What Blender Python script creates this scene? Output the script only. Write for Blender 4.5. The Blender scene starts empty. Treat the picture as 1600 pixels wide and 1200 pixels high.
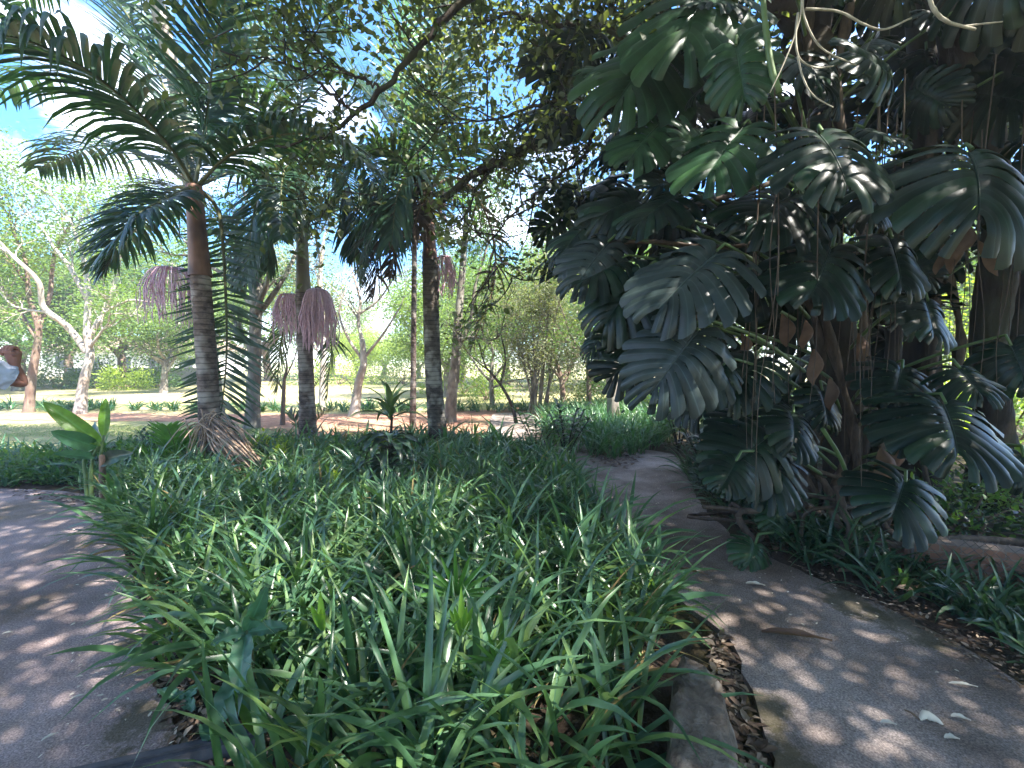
import bpy, math, random
import numpy as np
from mathutils import Vector, Matrix

# ------------------------------------------------------------------ camera, sky, sun
scene = bpy.context.scene
COL = scene.collection
F = 680.0                       # focal length in pixels of the 1600 px wide photograph
PITCH = math.atan(35.0 / F)
CAMZ = 1.6
cam_d = bpy.data.cameras.new('camera'); cam = bpy.data.objects.new('camera', cam_d); COL.objects.link(cam)
cam_d.sensor_width = 36.0; cam_d.lens = F / 1600 * 36.0
cam_d.clip_start = 0.05; cam_d.clip_end = 3000
cam.location = (0, 0, CAMZ); cam.rotation_euler = (math.pi / 2 - PITCH, 0, 0)
scene.camera = cam

SUN_DIR = Vector((0.50, -0.30, 0.82)).normalized()      # towards the sun
world = bpy.data.worlds.new('World'); scene.world = world; world.use_nodes = True
nt = world.node_tree
bg = nt.nodes['Background']; sky = nt.nodes.new('ShaderNodeTexSky'); sky.sky_type = 'NISHITA'
sky.sun_disc = False
sky.sun_elevation = math.asin(SUN_DIR.z)
sky.sun_rotation = math.atan2(SUN_DIR.x, SUN_DIR.y)
sky.air_density = 0.8; sky.dust_density = 0.4; sky.ozone_density = 4.0
hs = nt.nodes.new('ShaderNodeHueSaturation'); hs.inputs['Saturation'].default_value = 1.45; nt.links.new(sky.outputs[0], hs.inputs['Color'])
tcw = nt.nodes.new('ShaderNodeTexCoord'); mpw = nt.nodes.new('ShaderNodeMapping'); mpw.inputs['Scale'].default_value = (1, 1, 2.2); nzw = nt.nodes.new('ShaderNodeTexNoise'); nzw.inputs['Scale'].default_value = 2.6; nzw.inputs['Detail'].default_value = 8; nzw.inputs['Roughness'].default_value = .58
nt.links.new(tcw.outputs['Generated'], mpw.inputs[0]); nt.links.new(mpw.outputs[0], nzw.inputs[0]); rpw = nt.nodes.new('ShaderNodeValToRGB'); rpw.color_ramp.elements[0].position = .50; rpw.color_ramp.elements[1].position = .66; nt.links.new(nzw.outputs[0], rpw.inputs[0])
mxw = nt.nodes.new('ShaderNodeMix'); mxw.data_type = 'RGBA'; nt.links.new(rpw.outputs[0], mxw.inputs[0]); nt.links.new(hs.outputs[0], mxw.inputs[6]); mxw.inputs[7].default_value = (7.5, 7.6, 8.0, 1)      # white clouds
nt.links.new(mxw.outputs[2], bg.inputs[0]); bg.inputs[1].default_value = 0.08
sun_d = bpy.data.lights.new('sun', 'SUN'); sun_d.energy = 3.5; sun_d.angle = math.radians(0.5); sun_d.color = (1.0, 0.94, 0.86)
sun = bpy.data.objects.new('sun', sun_d); COL.objects.link(sun)
sun.rotation_euler = (-SUN_DIR).to_track_quat('-Z', 'Y').to_euler(); sun.location = (20, -15, 30)
vs = scene.view_settings
vs.view_transform = 'Standard'; vs.look = 'None'; vs.gamma = 1.0; vs.exposure = 3.12; vs.use_curve_mapping = False
cy = scene.cycles
cy.use_denoising = True
cy.max_bounces = 7; cy.diffuse_bounces = 4; cy.glossy_bounces = 2; cy.transmission_bounces = 4; cy.transparent_max_bounces = 4
cy.sample_clamp_indirect = 6.0
cy.caustics_reflective = False; cy.caustics_refractive = False

# ------------------------------------------------------------------ placement helpers
def ray(px, py):
    a = (px - 800) / F; b = (600 - py) / F
    c, s = math.cos(PITCH), math.sin(PITCH)
    return np.array([a, c + b * s, -s + b * c])
def at(px, py, Y):
    d = ray(px, py); return np.array([0, 0, CAMZ]) + d * (Y / d[1])
def gr(px, py, z=0.0):
    d = ray(px, py); return np.array([0, 0, CAMZ]) + d * ((z - CAMZ) / d[2])
def unit(v):
    v = np.asarray(v, float); return v / (np.linalg.norm(v, axis=-1, keepdims=True) + 1e-9)

# ------------------------------------------------------------------ mesh helpers
ORG = {}
class MB:
    """collects quads and triangles into one mesh"""
    def __init__(s): s.V = []; s.Q = []; s.T = []; s.UV = []; s.n = 0; s.M = []
    def add(s, V, Q=None, T=None, uv=None, m=0):
        V = np.asarray(V, float).reshape(-1, 3)
        if Q is not None and len(Q): s.Q.append((np.asarray(Q) + s.n, m))
        if T is not None and len(T): s.T.append((np.asarray(T) + s.n, m))
        s.V.append(V); s.UV.append(np.zeros((len(V), 2)) if uv is None else np.asarray(uv)); s.n += len(V)
        return s
    def build(s, name, mats, parent=None, origin=None, smooth=True):
        if not isinstance(mats, (list, tuple)): mats = [mats]
        V = np.concatenate(s.V); UV = np.concatenate(s.UV)
        if parent is not None: org = np.array(ORG[parent.name])
        elif origin is not None: org = np.array(origin, float)
        else: org = np.array([0, 0, 0.])
        V = V - org
        me = bpy.data.meshes.new(name)
        Q = [q for q, m in s.Q]; T = [t for t, m in s.T]
        nq = sum(len(q) for q in Q); ntri = sum(len(t) for t in T)
        li = np.concatenate([q.reshape(-1) for q in Q] + [t.reshape(-1) for t in T]).astype(np.int32)
        tot = np.concatenate([np.full(nq, 4), np.full(ntri, 3)]).astype(np.int32)
        st = (np.cumsum(tot) - tot).astype(np.int32)
        mi = np.concatenate([np.full(len(q), m) for q, m in s.Q] + [np.full(len(t), m) for t, m in s.T]).astype(np.int32)
        me.vertices.add(len(V)); me.vertices.foreach_set('co', V.astype(np.float32).ravel())
        me.loops.add(len(li)); me.loops.foreach_set('vertex_index', li)
        me.polygons.add(len(tot)); me.polygons.foreach_set('loop_start', st); me.polygons.foreach_set('loop_total', tot)
        me.polygons.foreach_set('material_index', mi)
        me.polygons.foreach_set('use_smooth', np.full(len(tot), smooth))
        uvl = me.uv_layers.new(name='UVMap'); uvl.data.foreach_set('uv', UV[li].astype(np.float32).ravel())
        for m in mats: me.materials.append(m)
        me.update(); me.validate(clean_customdata=False)
        o = bpy.data.objects.new(name, me); COL.objects.link(o)
        if parent is not None: o.parent = parent
        else: o.location = org
        ORG[o.name] = org
        return o

def tag(o, label=None, cat=None, group=None, kind=None):
    if label: o['label'] = label
    if cat: o['category'] = cat
    if group: o['group'] = group
    if kind: o['kind'] = kind
    return o
def thing(name, label, cat, loc, group=None):
    o = bpy.data.objects.new(name, None); COL.objects.link(o); o.location = Vector(loc); o.empty_display_size = 0.2
    ORG[o.name] = np.array(loc, float)
    return tag(o, label, cat, group)
def copy_tree(o, parent=None):
    c = o.copy(); COL.objects.link(c); c.parent = parent
    if o.name in ORG: ORG[c.name] = ORG[o.name]
    for ch in list(o.children): copy_tree(ch, c)
    return c

def resample(P, n):
    """Catmull-Rom through the control points, n samples evenly by parameter"""
    P = np.asarray(P, float)
    if len(P) == 2:
        t = np.linspace(0, 1, n)[:, None]; return P[0] * (1 - t) + P[1] * t
    Q = np.vstack([2 * P[0] - P[1], P, 2 * P[-1] - P[-2]])
    seg = np.linalg.norm(np.diff(P, axis=0), axis=1); cum = np.concatenate([[0], np.cumsum(seg)])
    u = np.linspace(0, cum[-1], n); i = np.clip(np.searchsorted(cum, u, side='right') - 1, 0, len(P) - 2)
    t = ((u - cum[i]) / np.maximum(seg[i], 1e-9))[:, None]
    p0, p1, p2, p3 = Q[i], Q[i + 1], Q[i + 2], Q[i + 3]
    return 0.5 * ((2 * p1) + (-p0 + p2) * t + (2 * p0 - 5 * p1 + 4 * p2 - p3) * t ** 2 + (-p0 + 3 * p1 - 3 * p2 + p3) * t ** 3)

def tube(P, R, sides=6, cap=True, wob=0.0, rng=None):
    P = np.asarray(P, float); n = len(P)
    R = np.broadcast_to(np.asarray(R, float), (n,)).copy()
    T = unit(np.gradient(P, axis=0))
    ref = np.array([0, 0, 1.]) if abs(T[0][2]) < 0.9 else np.array([1., 0, 0])
    N = np.zeros((n, 3)); v = unit(np.cross(T[0], ref))
    for i in range(n):
        v = v - T[i] * np.dot(v, T[i]); v = v / (np.linalg.norm(v) + 1e-9); N[i] = v
    B = np.cross(T, N)
    a = np.linspace(0, 2 * math.pi, sides, endpoint=False)
    rr = R[:, None] * np.ones((n, sides))
    if wob and rng is not None: rr = rr * (1 + wob * rng.standard_normal((n, sides)))
    V = P[:, None, :] + rr[:, :, None] * (np.cos(a)[None, :, None] * N[:, None, :] + np.sin(a)[None, :, None] * B[:, None, :])
    V = V.reshape(-1, 3)
    i = np.arange(n - 1)[:, None] * sides; j = np.arange(sides)[None, :]; k = (j + 1) % sides
    Q = np.stack([i + j, i + k, i + sides + k, i + sides + j], -1).reshape(-1, 4)
    Tt = None
    if cap:
        V = np.vstack([V, P[-1] + T[-1] * R[-1] * 0.4]); e = len(V) - 1; b = (n - 1) * sides
        Tt = np.array([[b + q, b + (q + 1) % sides, e] for q in range(sides)])
    return V, Q, Tt

HEX = np.array([[0, 0, 0], [.30, .40, .06], [.72, .27, .04], [1, 0, -.05], [.72, -.27, .04], [.30, -.40, .06]])
HEXQ = np.array([[0, 3, 2, 1], [0, 5, 4, 3]])
DIA = np.array([[0, 0, 0], [.45, -.42, .07], [1, 0, 0], [.45, .42, .07]]); DIAQ = np.array([[0, 1, 2, 3]])
def frames(D, N):
    D = unit(D); Y = unit(np.cross(N, D)); Z = np.cross(D, Y)
    return np.stack([D, Y, Z], 1)            # rows: local x,y,z axes in world
def scatter(mb, tmpl, quads, pos, D, N, size, width=0.55):
    """leaves: local x along D, local z along N"""
    n = len(pos); A = frames(D, N)
    t = np.repeat(tmpl[None], n, 0) * np.asarray(size).reshape(-1, 1, 1)
    t[:, :, 1] *= np.asarray(width).reshape(-1, 1) if np.ndim(width) else width
    V = np.einsum('nij,njk->nik', t, A) + pos[:, None, :]
    Q = (quads[None] + (np.arange(n) * len(tmpl))[:, None, None]).reshape(-1, 4)
    mb.add(V.reshape(-1, 3), Q)

# ------------------------------------------------------------------ materials
def new_mat(name):
    m = bpy.data.materials.new(name); m.use_nodes = True
    t = m.node_tree; b = t.nodes['Principled BSDF']; return m, t, b
def N_(t, typ, **kw):
    n = t.nodes.new(typ)
    for k, v in kw.items():
        if k.startswith('i_'): n.inputs[int(k[2:]) if k[2:].isdigit() else k[2:]].default_value = v
        else: setattr(n, k, v)
    return n
def ramp(t, fac, stops):
    r = t.nodes.new('ShaderNodeValToRGB'); e = r.color_ramp.elements
    while len(e) < len(stops): e.new(0.5)
    for i, (p, c) in enumerate(stops): e[i].position = p; e[i].color = (*c, 1)
    t.links.new(fac, r.inputs[0]); return r.outputs[0]
def noise(t, scale, detail=4, rough=0.6, coord='Object', vec_scale=None, dist=0.0):
    tc = t.nodes.new('ShaderNodeTexCoord'); n = t.nodes.new('ShaderNodeTexNoise')
    n.inputs['Scale'].default_value = scale; n.inputs['Detail'].default_value = detail; n.inputs['Roughness'].default_value = rough
    n.inputs['Distortion'].default_value = dist
    src = tc.outputs[coord]
    if vec_scale is not None:
        mp = t.nodes.new('ShaderNodeMapping'); mp.inputs['Scale'].default_value = vec_scale
        t.links.new(src, mp.inputs[0]); src = mp.outputs[0]
    t.links.new(src, n.inputs['Vector']); return n.outputs[0]
def bump(t, b, h, strength=0.4, dist=0.02):
    n = t.nodes.new('ShaderNodeBump'); n.inputs['Strength'].default_value = strength; n.inputs['Distance'].default_value = dist
    t.links.new(h, n.inputs['Height']); t.links.new(n.outputs[0], b.inputs['Normal']); return n
def mixc(t, fac, a, b, mode='MIX'):
    n = t.nodes.new('ShaderNodeMix'); n.data_type = 'RGBA'; n.blend_type = mode
    for sock, v in ((n.inputs[0], fac), (n.inputs[6], a), (n.inputs[7], b)):
        if hasattr(v, 'is_output') or isinstance(v, bpy.types.NodeSocket): t.links.new(v, sock)
        else: sock.default_value = v if isinstance(v, (int, float)) else (*v, 1)
    return n.outputs[2]

def leaf_mat(name, c1, c2, c3=None, rough=0.4, trans=0.28, tcol=None, spec=0.5, veins=False):
    m, t, b = new_mat(name)
    g = t.nodes.new('ShaderNodeNewGeometry')
    stops = [(0.0, c1), (0.6, c2)] + ([(1.0, c3)] if c3 else [])
    c = ramp(t, g.outputs['Random Per Island'], stops)
    nz = noise(t, 9.0, 3)
    nr = ramp(t, nz, [(0.3, (.72, .72, .72)), (0.7, (1.2, 1.2, 1.2))])
    c = mixc(t, 1.0, c, nr, 'MULTIPLY')
    if veins:
        uv = t.nodes.new('ShaderNodeUVMap'); sp = t.nodes.new('ShaderNodeSeparateXYZ'); t.links.new(uv.outputs[0], sp.inputs[0])
        ab = N_(t, 'ShaderNodeMath', operation='ABSOLUTE'); t.links.new(sp.outputs[0], ab.inputs[0])
        v = ramp(t, ab.outputs[0], [(0.0, (1, 1, 1)), (0.05, (.6, .6, .6)), (0.12, (0, 0, 0))])
        pale = tuple(min(1, x * 1.7 + .015) for x in c2)
        sc_ = N_(t, 'ShaderNodeMath', operation='MULTIPLY', i_1=0.75); t.links.new(v, sc_.inputs[0])
        c = mixc(t, sc_.outputs[0], c, pale)
    t.links.new(c, b.inputs['Base Color'])
    b.inputs['Roughness'].default_value = rough; b.inputs['Specular IOR Level'].default_value = spec
    if trans > 0:
        tr = t.nodes.new('ShaderNodeBsdfTranslucent')
        if tcol is None: tcol = (c2[0] * 2.6 + .02, c2[1] * 2.6 + .02, c2[2] * 0.9)
        tc = mixc(t, 1.0, nr, tcol, 'MULTIPLY'); t.links.new(tc, tr.inputs[0])
        ms = t.nodes.new('ShaderNodeMixShader'); ms.inputs[0].default_value = trans
        out = t.nodes['Material Output']
        t.links.new(b.outputs[0], ms.inputs[1]); t.links.new(tr.outputs[0], ms.inputs[2]); t.links.new(ms.outputs[0], out.inputs[0])
    return m

def bark_mat(name, c1, c2, c3=None, scale=6, stretch=(1, 1, .3), rough=0.85, bstr=0.6, rings=0, ring_amt=0.5):
    m, t, b = new_mat(name)
    n1 = noise(t, scale, 6, .65, vec_scale=stretch); n2 = noise(t, scale * .35, 3, .5)
    c = ramp(t, n1, [(0.32, c1), (0.62, c2)])
    if c3: c = mixc(t, ramp(t, n2, [(0.5, (0, 0, 0)), (0.62, (1, 1, 1))]), c, c3)
    h = n1
    if rings:
        tc = t.nodes.new('ShaderNodeTexCoord'); w = t.nodes.new('ShaderNodeTexWave'); w.wave_type = 'BANDS'; w.bands_direction = 'Z'; w.wave_profile = 'SAW'
        w.inputs['Scale'].default_value = rings; w.inputs['Distortion'].default_value = 1.6; w.inputs['Detail'].default_value = 3; w.inputs['Detail Scale'].default_value = 1.2
        t.links.new(tc.outputs['Object'], w.inputs[0])
        wr = ramp(t, w.outputs[1], [(0.0, (ring_amt,) * 3), (0.18, (1, 1, 1)), (0.9, (1.0, 1.0, 1.0)), (1.0, (ring_amt * 1.2,) * 3)])
        c = mixc(t, 1.0, c, wr, 'MULTIPLY')
        ad = N_(t, 'ShaderNodeMath', operation='ADD'); t.links.new(n1, ad.inputs[0]); t.links.new(w.outputs[1], ad.inputs[1]); h = ad.outputs[0]
    t.links.new(c, b.inputs['Base Color']); b.inputs['Roughness'].default_value = rough
    b.inputs['Specular IOR Level'].default_value = 0.25
    bump(t, b, h, bstr, 0.03)
    return m

def ground_mat(name, stops, scale, scale2, c_mix, mix_stops, bscale=60, bstr=0.5, rough=0.9, fine=250):
    m, t, b = new_mat(name)
    c = ramp(t, noise(t, scale, 8, .65), stops)
    c = mixc(t, ramp(t, noise(t, scale2, 5, .6, dist=.5), mix_stops), c, c_mix)
    f = ramp(t, noise(t, fine, 2, .7), [(0.3, (.5, .5, .5)), (0.5, (.95, .95, .95)), (0.72, (1.6, 1.6, 1.6))])
    c = mixc(t, 1.0, c, f, 'MULTIPLY')
    t.links.new(c, b.inputs['Base Color']); b.inputs['Roughness'].default_value = rough; b.inputs['Specular IOR Level'].default_value = .2
    bump(t, b, noise(t, bscale, 6, .7), bstr, 0.015)
    return m

BW = [(0.45, (0, 0, 0)), (0.62, (1, 1, 1))]
M = {}
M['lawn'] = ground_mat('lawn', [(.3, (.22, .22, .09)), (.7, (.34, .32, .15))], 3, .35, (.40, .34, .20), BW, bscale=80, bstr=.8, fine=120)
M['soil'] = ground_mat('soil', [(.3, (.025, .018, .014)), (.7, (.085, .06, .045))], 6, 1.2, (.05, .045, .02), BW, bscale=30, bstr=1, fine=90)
M['red_soil'] = ground_mat('red_soil', [(.3, (.26, .12, .075)), (.7, (.46, .26, .18))], 3, .6, (.32, .27, .15), [(.5, (0, 0, 0)), (.7, (.7, .7, .7))], bscale=40, bstr=.8, fine=90)
M['path'] = ground_mat('path_concrete', [(.35, (.18, .145, .13)), (.65, (.36, .305, .28))], 2.2, .9, (.085, .06, .04), [(.44, (0, 0, 0)), (.68, (.85, .85, .85))], bscale=70, bstr=.55, fine=110)
def moss_patch(m, p, rad):
    t = m.node_tree; b = t.nodes['Principled BSDF']; src = b.inputs['Base Color'].links[0].from_socket
    tc = t.nodes.new('ShaderNodeTexCoord'); d = t.nodes.new('ShaderNodeVectorMath'); d.operation = 'DISTANCE'; d.inputs[1].default_value = (p[0], p[1], .035); t.links.new(tc.outputs['Object'], d.inputs[0])
    q = N_(t, 'ShaderNodeMath', operation='DIVIDE', i_1=rad); t.links.new(d.outputs['Value'], q.inputs[0])
    n = noise(t, 7, 8, .7); a_ = N_(t, 'ShaderNodeMath', operation='MULTIPLY_ADD', i_1=1.6); t.links.new(n, a_.inputs[0]); a_.inputs[2].default_value = -.3; s_ = N_(t, 'ShaderNodeMath', operation='SUBTRACT'); t.links.new(a_.outputs[0], s_.inputs[0]); t.links.new(q.outputs[0], s_.inputs[1])
    f = ramp(t, s_.outputs[0], [(0, (0, 0, 0)), (.0 + .22, (.75, .75, .75))])
    t.links.new(mixc(t, f, src, (.06, .055, .025)), b.inputs['Base Color'])
M['path_left'] = ground_mat('path_left', [(.35, (.19, .145, .135)), (.65, (.37, .29, .275))], 2.0, .8, (.10, .085, .04), [(.48, (0, 0, 0)), (.7, (.8, .8, .8))], bscale=80, bstr=.6, fine=115)
for q_ in ((240, 1130, .42), (290, 1190, .4), (215, 1010, .22), (180, 1230, .3)): moss_patch(M['path_left'], gr(q_[0], q_[1]), q_[2])
for q_ in ((1420, 985, .5), (1330, 950, .4), (1220, 1210, .35), (1190, 1110, .25)): moss_patch(M['path'], gr(q_[0], q_[1]), q_[2])
M['stone'] = bark_mat('stone', (.07, .055, .042), (.19, .155, .125), (.27, .24, .20), 16, (1, 1, 1), bstr=1.0)
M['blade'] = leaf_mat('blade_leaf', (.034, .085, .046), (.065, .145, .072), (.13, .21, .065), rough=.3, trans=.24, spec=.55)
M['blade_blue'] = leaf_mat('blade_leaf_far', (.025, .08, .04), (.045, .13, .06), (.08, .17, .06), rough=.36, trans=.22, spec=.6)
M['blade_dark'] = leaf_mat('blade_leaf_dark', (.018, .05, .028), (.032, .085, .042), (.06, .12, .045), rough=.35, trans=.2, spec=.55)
M['blade_dry'] = leaf_mat('blade_dry', (.16, .11, .05), (.25, .19, .09), (.32, .26, .12), rough=.7, trans=.2, spec=.2)
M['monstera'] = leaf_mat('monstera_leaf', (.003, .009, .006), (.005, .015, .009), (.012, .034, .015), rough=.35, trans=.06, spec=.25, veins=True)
M['monstera_stalk'] = leaf_mat('monstera_stalk', (.05, .10, .035), (.09, .15, .05), rough=.5, trans=0)
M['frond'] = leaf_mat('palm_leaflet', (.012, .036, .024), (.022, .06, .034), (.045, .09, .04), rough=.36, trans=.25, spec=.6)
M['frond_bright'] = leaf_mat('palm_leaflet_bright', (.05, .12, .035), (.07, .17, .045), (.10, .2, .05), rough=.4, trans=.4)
M['frond_dry'] = leaf_mat('palm_leaflet_dry', (.025, .02, .018), (.06, .045, .038), (.14, .10, .08), rough=.7, trans=.15, spec=.25)
M['frond_pale'] = leaf_mat('palm_frond_fallen', (.22, .15, .10), (.36, .26, .19), (.45, .34, .25), rough=.8, trans=.1, spec=.2)
M['rachis'] = bark_mat('palm_rachis', (.05, .07, .03), (.12, .12, .06), None, 8, bstr=.2, rough=.6)
M['rachis_dry'] = bark_mat('palm_rachis_dry', (.10, .06, .04), (.22, .15, .10), None, 8, bstr=.2)
M['palm_trunk'] = bark_mat('palm_trunk', (.05, .036, .032), (.22, .17, .15), (.36, .32, .29), 9, (1, 1, 1.6), rings=4.0, ring_amt=.35, bstr=.9)
M['palm_trunk_dark'] = bark_mat('palm_trunk_dark', (.03, .025, .022), (.13, .11, .09), (.32, .30, .26), 11, (1, 1, 1.4), rings=4.2, ring_amt=.35, bstr=.9)
M['shaft_brown'] = bark_mat('crownshaft_brown', (.12, .06, .04), (.28, .16, .11), (.07, .045, .035), 4, (1, 1, .15), bstr=.2, rough=.5)
M['shaft_green'] = bark_mat('crownshaft_green', (.09, .085, .05), (.20, .18, .11), (.14, .09, .06), 4, (1, 1, .15), bstr=.2, rough=.5)
M['trunk_pale'] = bark_mat('bark_pale', (.22, .19, .16), (.50, .46, .41), (.32, .26, .21), 7, (1, 1, .35), bstr=.5)
M['trunk_brown'] = bark_mat('bark_brown', (.10, .065, .05), (.24, .17, .13), (.16, .13, .10), 7, (1, 1, .3), bstr=.7)
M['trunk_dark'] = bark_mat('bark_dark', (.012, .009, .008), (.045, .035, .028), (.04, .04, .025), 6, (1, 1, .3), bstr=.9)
M['trunk_grey'] = bark_mat('bark_grey', (.07, .06, .05), (.20, .18, .15), (.26, .25, .21), 8, (1, 1, .4), bstr=.7)
M['leaf_fig'] = leaf_mat('leaf_overhead', (.035, .05, .03), (.06, .08, .042), (.12, .135, .065), rough=.45, trans=.42)
M['leaf_light'] = leaf_mat('leaf_light', (.07, .13, .045), (.11, .18, .06), (.18, .24, .08), rough=.5, trans=.35)
M['leaf_mid'] = leaf_mat('leaf_mid', (.035, .09, .03), (.06, .13, .04), (.11, .17, .05), rough=.5, trans=.33)
M['leaf_yellow'] = leaf_mat('leaf_yellow', (.13, .2, .03), (.2, .28, .05), (.28, .33, .07), rough=.5, trans=.4)
M['leaf_grey'] = leaf_mat('leaf_greygreen', (.11, .14, .08), (.17, .2, .12), (.25, .25, .15), rough=.55, trans=.3)
M['leaf_dark'] = leaf_mat('leaf_dark', (.012, .035, .02), (.022, .05, .03), (.04, .08, .035), rough=.33, trans=.15, spec=.6)
M['leaf_banana'] = leaf_mat('leaf_banana', (.07, .16, .02), (.10, .2, .03), rough=.35, trans=.35, veins=True)
M['leaf_bluegreen'] = leaf_mat('leaf_bluegreen', (.03, .10, .06), (.05, .13, .08), rough=.38, trans=.2, veins=True)
M['fruit'] = bark_mat('fruit_strings', (.50, .30, .38), (.82, .58, .66), (.68, .46, .54), 22, (1, 1, 1), bstr=.6)
M['litter'] = leaf_mat('litter', (.05, .03, .02), (.15, .10, .065), (.38, .30, .22), rough=.8, trans=0)
M['petal'] = leaf_mat('petal', (.45, .38, .28), (.6, .55, .45), (.35, .25, .16), rough=.8, trans=0)
M['flower'] = leaf_mat('flower_blue', (.12, .10, .45), (.2, .17, .6), rough=.6, trans=.2)
M['vine'] = bark_mat('vine_bark', (.22, .20, .15), (.42, .38, .31), None, 20, bstr=.3)
M['root'] = bark_mat('root_bark', (.03, .022, .018), (.11, .082, .062), None, 14, bstr=.6)

EXEC_PARTS = True
from mathutils.geometry import tessellate_polygon
def densify(P, step=0.12, jit=0.02, seed=0):
    rng = np.random.default_rng(seed); out = []
    P = [np.array(p[:2], float) for p in P]; n = len(P)
    for i in range(n):
        p0, p1, p2, p3 = P[i - 1], P[i], P[(i + 1) % n], P[(i + 2) % n]
        L = np.linalg.norm(p2 - p1); k = int(min(60, max(1, L / step)))
        smooth = L < 6
        for j in range(k):
            t = j / k
            if smooth:
                # centripetal-ish safe spline with limited tangents
                m1 = (p2 - p0) * .5; m2 = (p3 - p1) * .5
                m1 = m1 / (np.linalg.norm(m1) + 1e-9) * min(np.linalg.norm(m1), L * .6); m2 = m2 / (np.linalg.norm(m2) + 1e-9) * min(np.linalg.norm(m2), L * .6)
                h = (2 * t**3 - 3 * t**2 + 1) * p1 + (t**3 - 2 * t**2 + t) * m1 + (-2 * t**3 + 3 * t**2) * p2 + (t**3 - t**2) * m2
            else: h = p1 * (1 - t) + p2 * t
            out.append(h + rng.normal(0, jit, 2))
    return np.array(out)
def sheet(name, P, z, mat, zbot=None, seed=0, jit=0.02, step=0.12, label=None):
    D = densify(P, step, jit, seed); n = len(D)
    top = np.column_stack([D, np.full(n, z)])
    tr = np.array(tessellate_polygon([[Vector(p) for p in top]]))
    a, b_, c = top[tr[:, 0]], top[tr[:, 1]], top[tr[:, 2]]
    up = np.cross(b_ - a, c - a)[:, 2] < 0
    tr[up] = tr[up][:, ::-1]
    mb = MB().add(top, T=tr)
    if zbot is not None:
        W = np.vstack([top + [0, 0, -0.0], np.column_stack([D, np.full(n, zbot)])])
        i = np.arange(n); k = (i + 1) % n
        mb.add(W, Q=np.stack([i, k, n + k, n + i], -1))
    o = mb.build(name, mat, smooth=False); return tag(o, label, kind='structure')
def G(*pts): return [gr(px, py)[:2] for px, py in pts]

# ================================================================== THE SETTING
gm = MB(); gm.add([[-400, -60, 0], [400, -60, 0], [400, 700, 0], [-400, 700, 0]], Q=[[0, 1, 2, 3]]); tag(gm.build('ground', M['lawn']), kind='structure')
# dark planting soil of the garden and the wood on the right
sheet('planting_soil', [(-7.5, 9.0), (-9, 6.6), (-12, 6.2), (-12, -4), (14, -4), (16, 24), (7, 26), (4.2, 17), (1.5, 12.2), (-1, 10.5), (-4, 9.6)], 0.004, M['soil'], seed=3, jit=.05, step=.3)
sheet('red_soil_strip', [(-22, 12.1), (-13, 11.8), (-7.5, 11.2), (-4.6, 9.4), (-2.5, 9.2), (0, 10.0), (1.6, 12.4), (2.4, 15), (1.2, 15.6), (-1.5, 14.0), (-5, 13.2), (-10, 13.3), (-15, 13.5), (-22, 14.0)], 0.010, M['red_soil'], seed=4, jit=.07, step=.25)
path_r = G((1212, 1290), (1206, 1200), (1172, 1085), (1135, 1000), (1060, 945), (1005, 880), (955, 825), (925, 775), (905, 738), (868, 714), (800, 697), (772, 680)) + [(-0.55, 13.0), (0.5, 13.4)] + G((850, 672), (900, 690), (960, 699), (1050, 713), (1078, 760), (1110, 812), (1165, 858), (1262, 905), (1400, 965), (1520, 1030), (1680, 1135)) + [(2.9, 1.0), (2.6, -3.5), (0.8, -3.5)]
sheet('path', path_r, 0.035, M['path'], -0.05, seed=5, jit=.012, step=.1)
path_l = G((165, 795), (200, 890), (243, 1000), (245, 1080), (292, 1165), (340, 1240)) + [(-0.9, 0.9), (-0.9, -3.5), (-12, -3.5), (-12, 5.6)] + G((-300, 772), (0, 768), (100, 772), (155, 782))
sheet('path', path_l, 0.035, M['path_left'], -0.05, seed=6, jit=.012, step=.1)
sheet('terrain', [(-160, 42), (-40, 43), (0, 44), (60, 42), (200, 44), (200, 200), (-160, 200)], 0.012, M['lawn'], seed=8, step=2)

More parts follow.
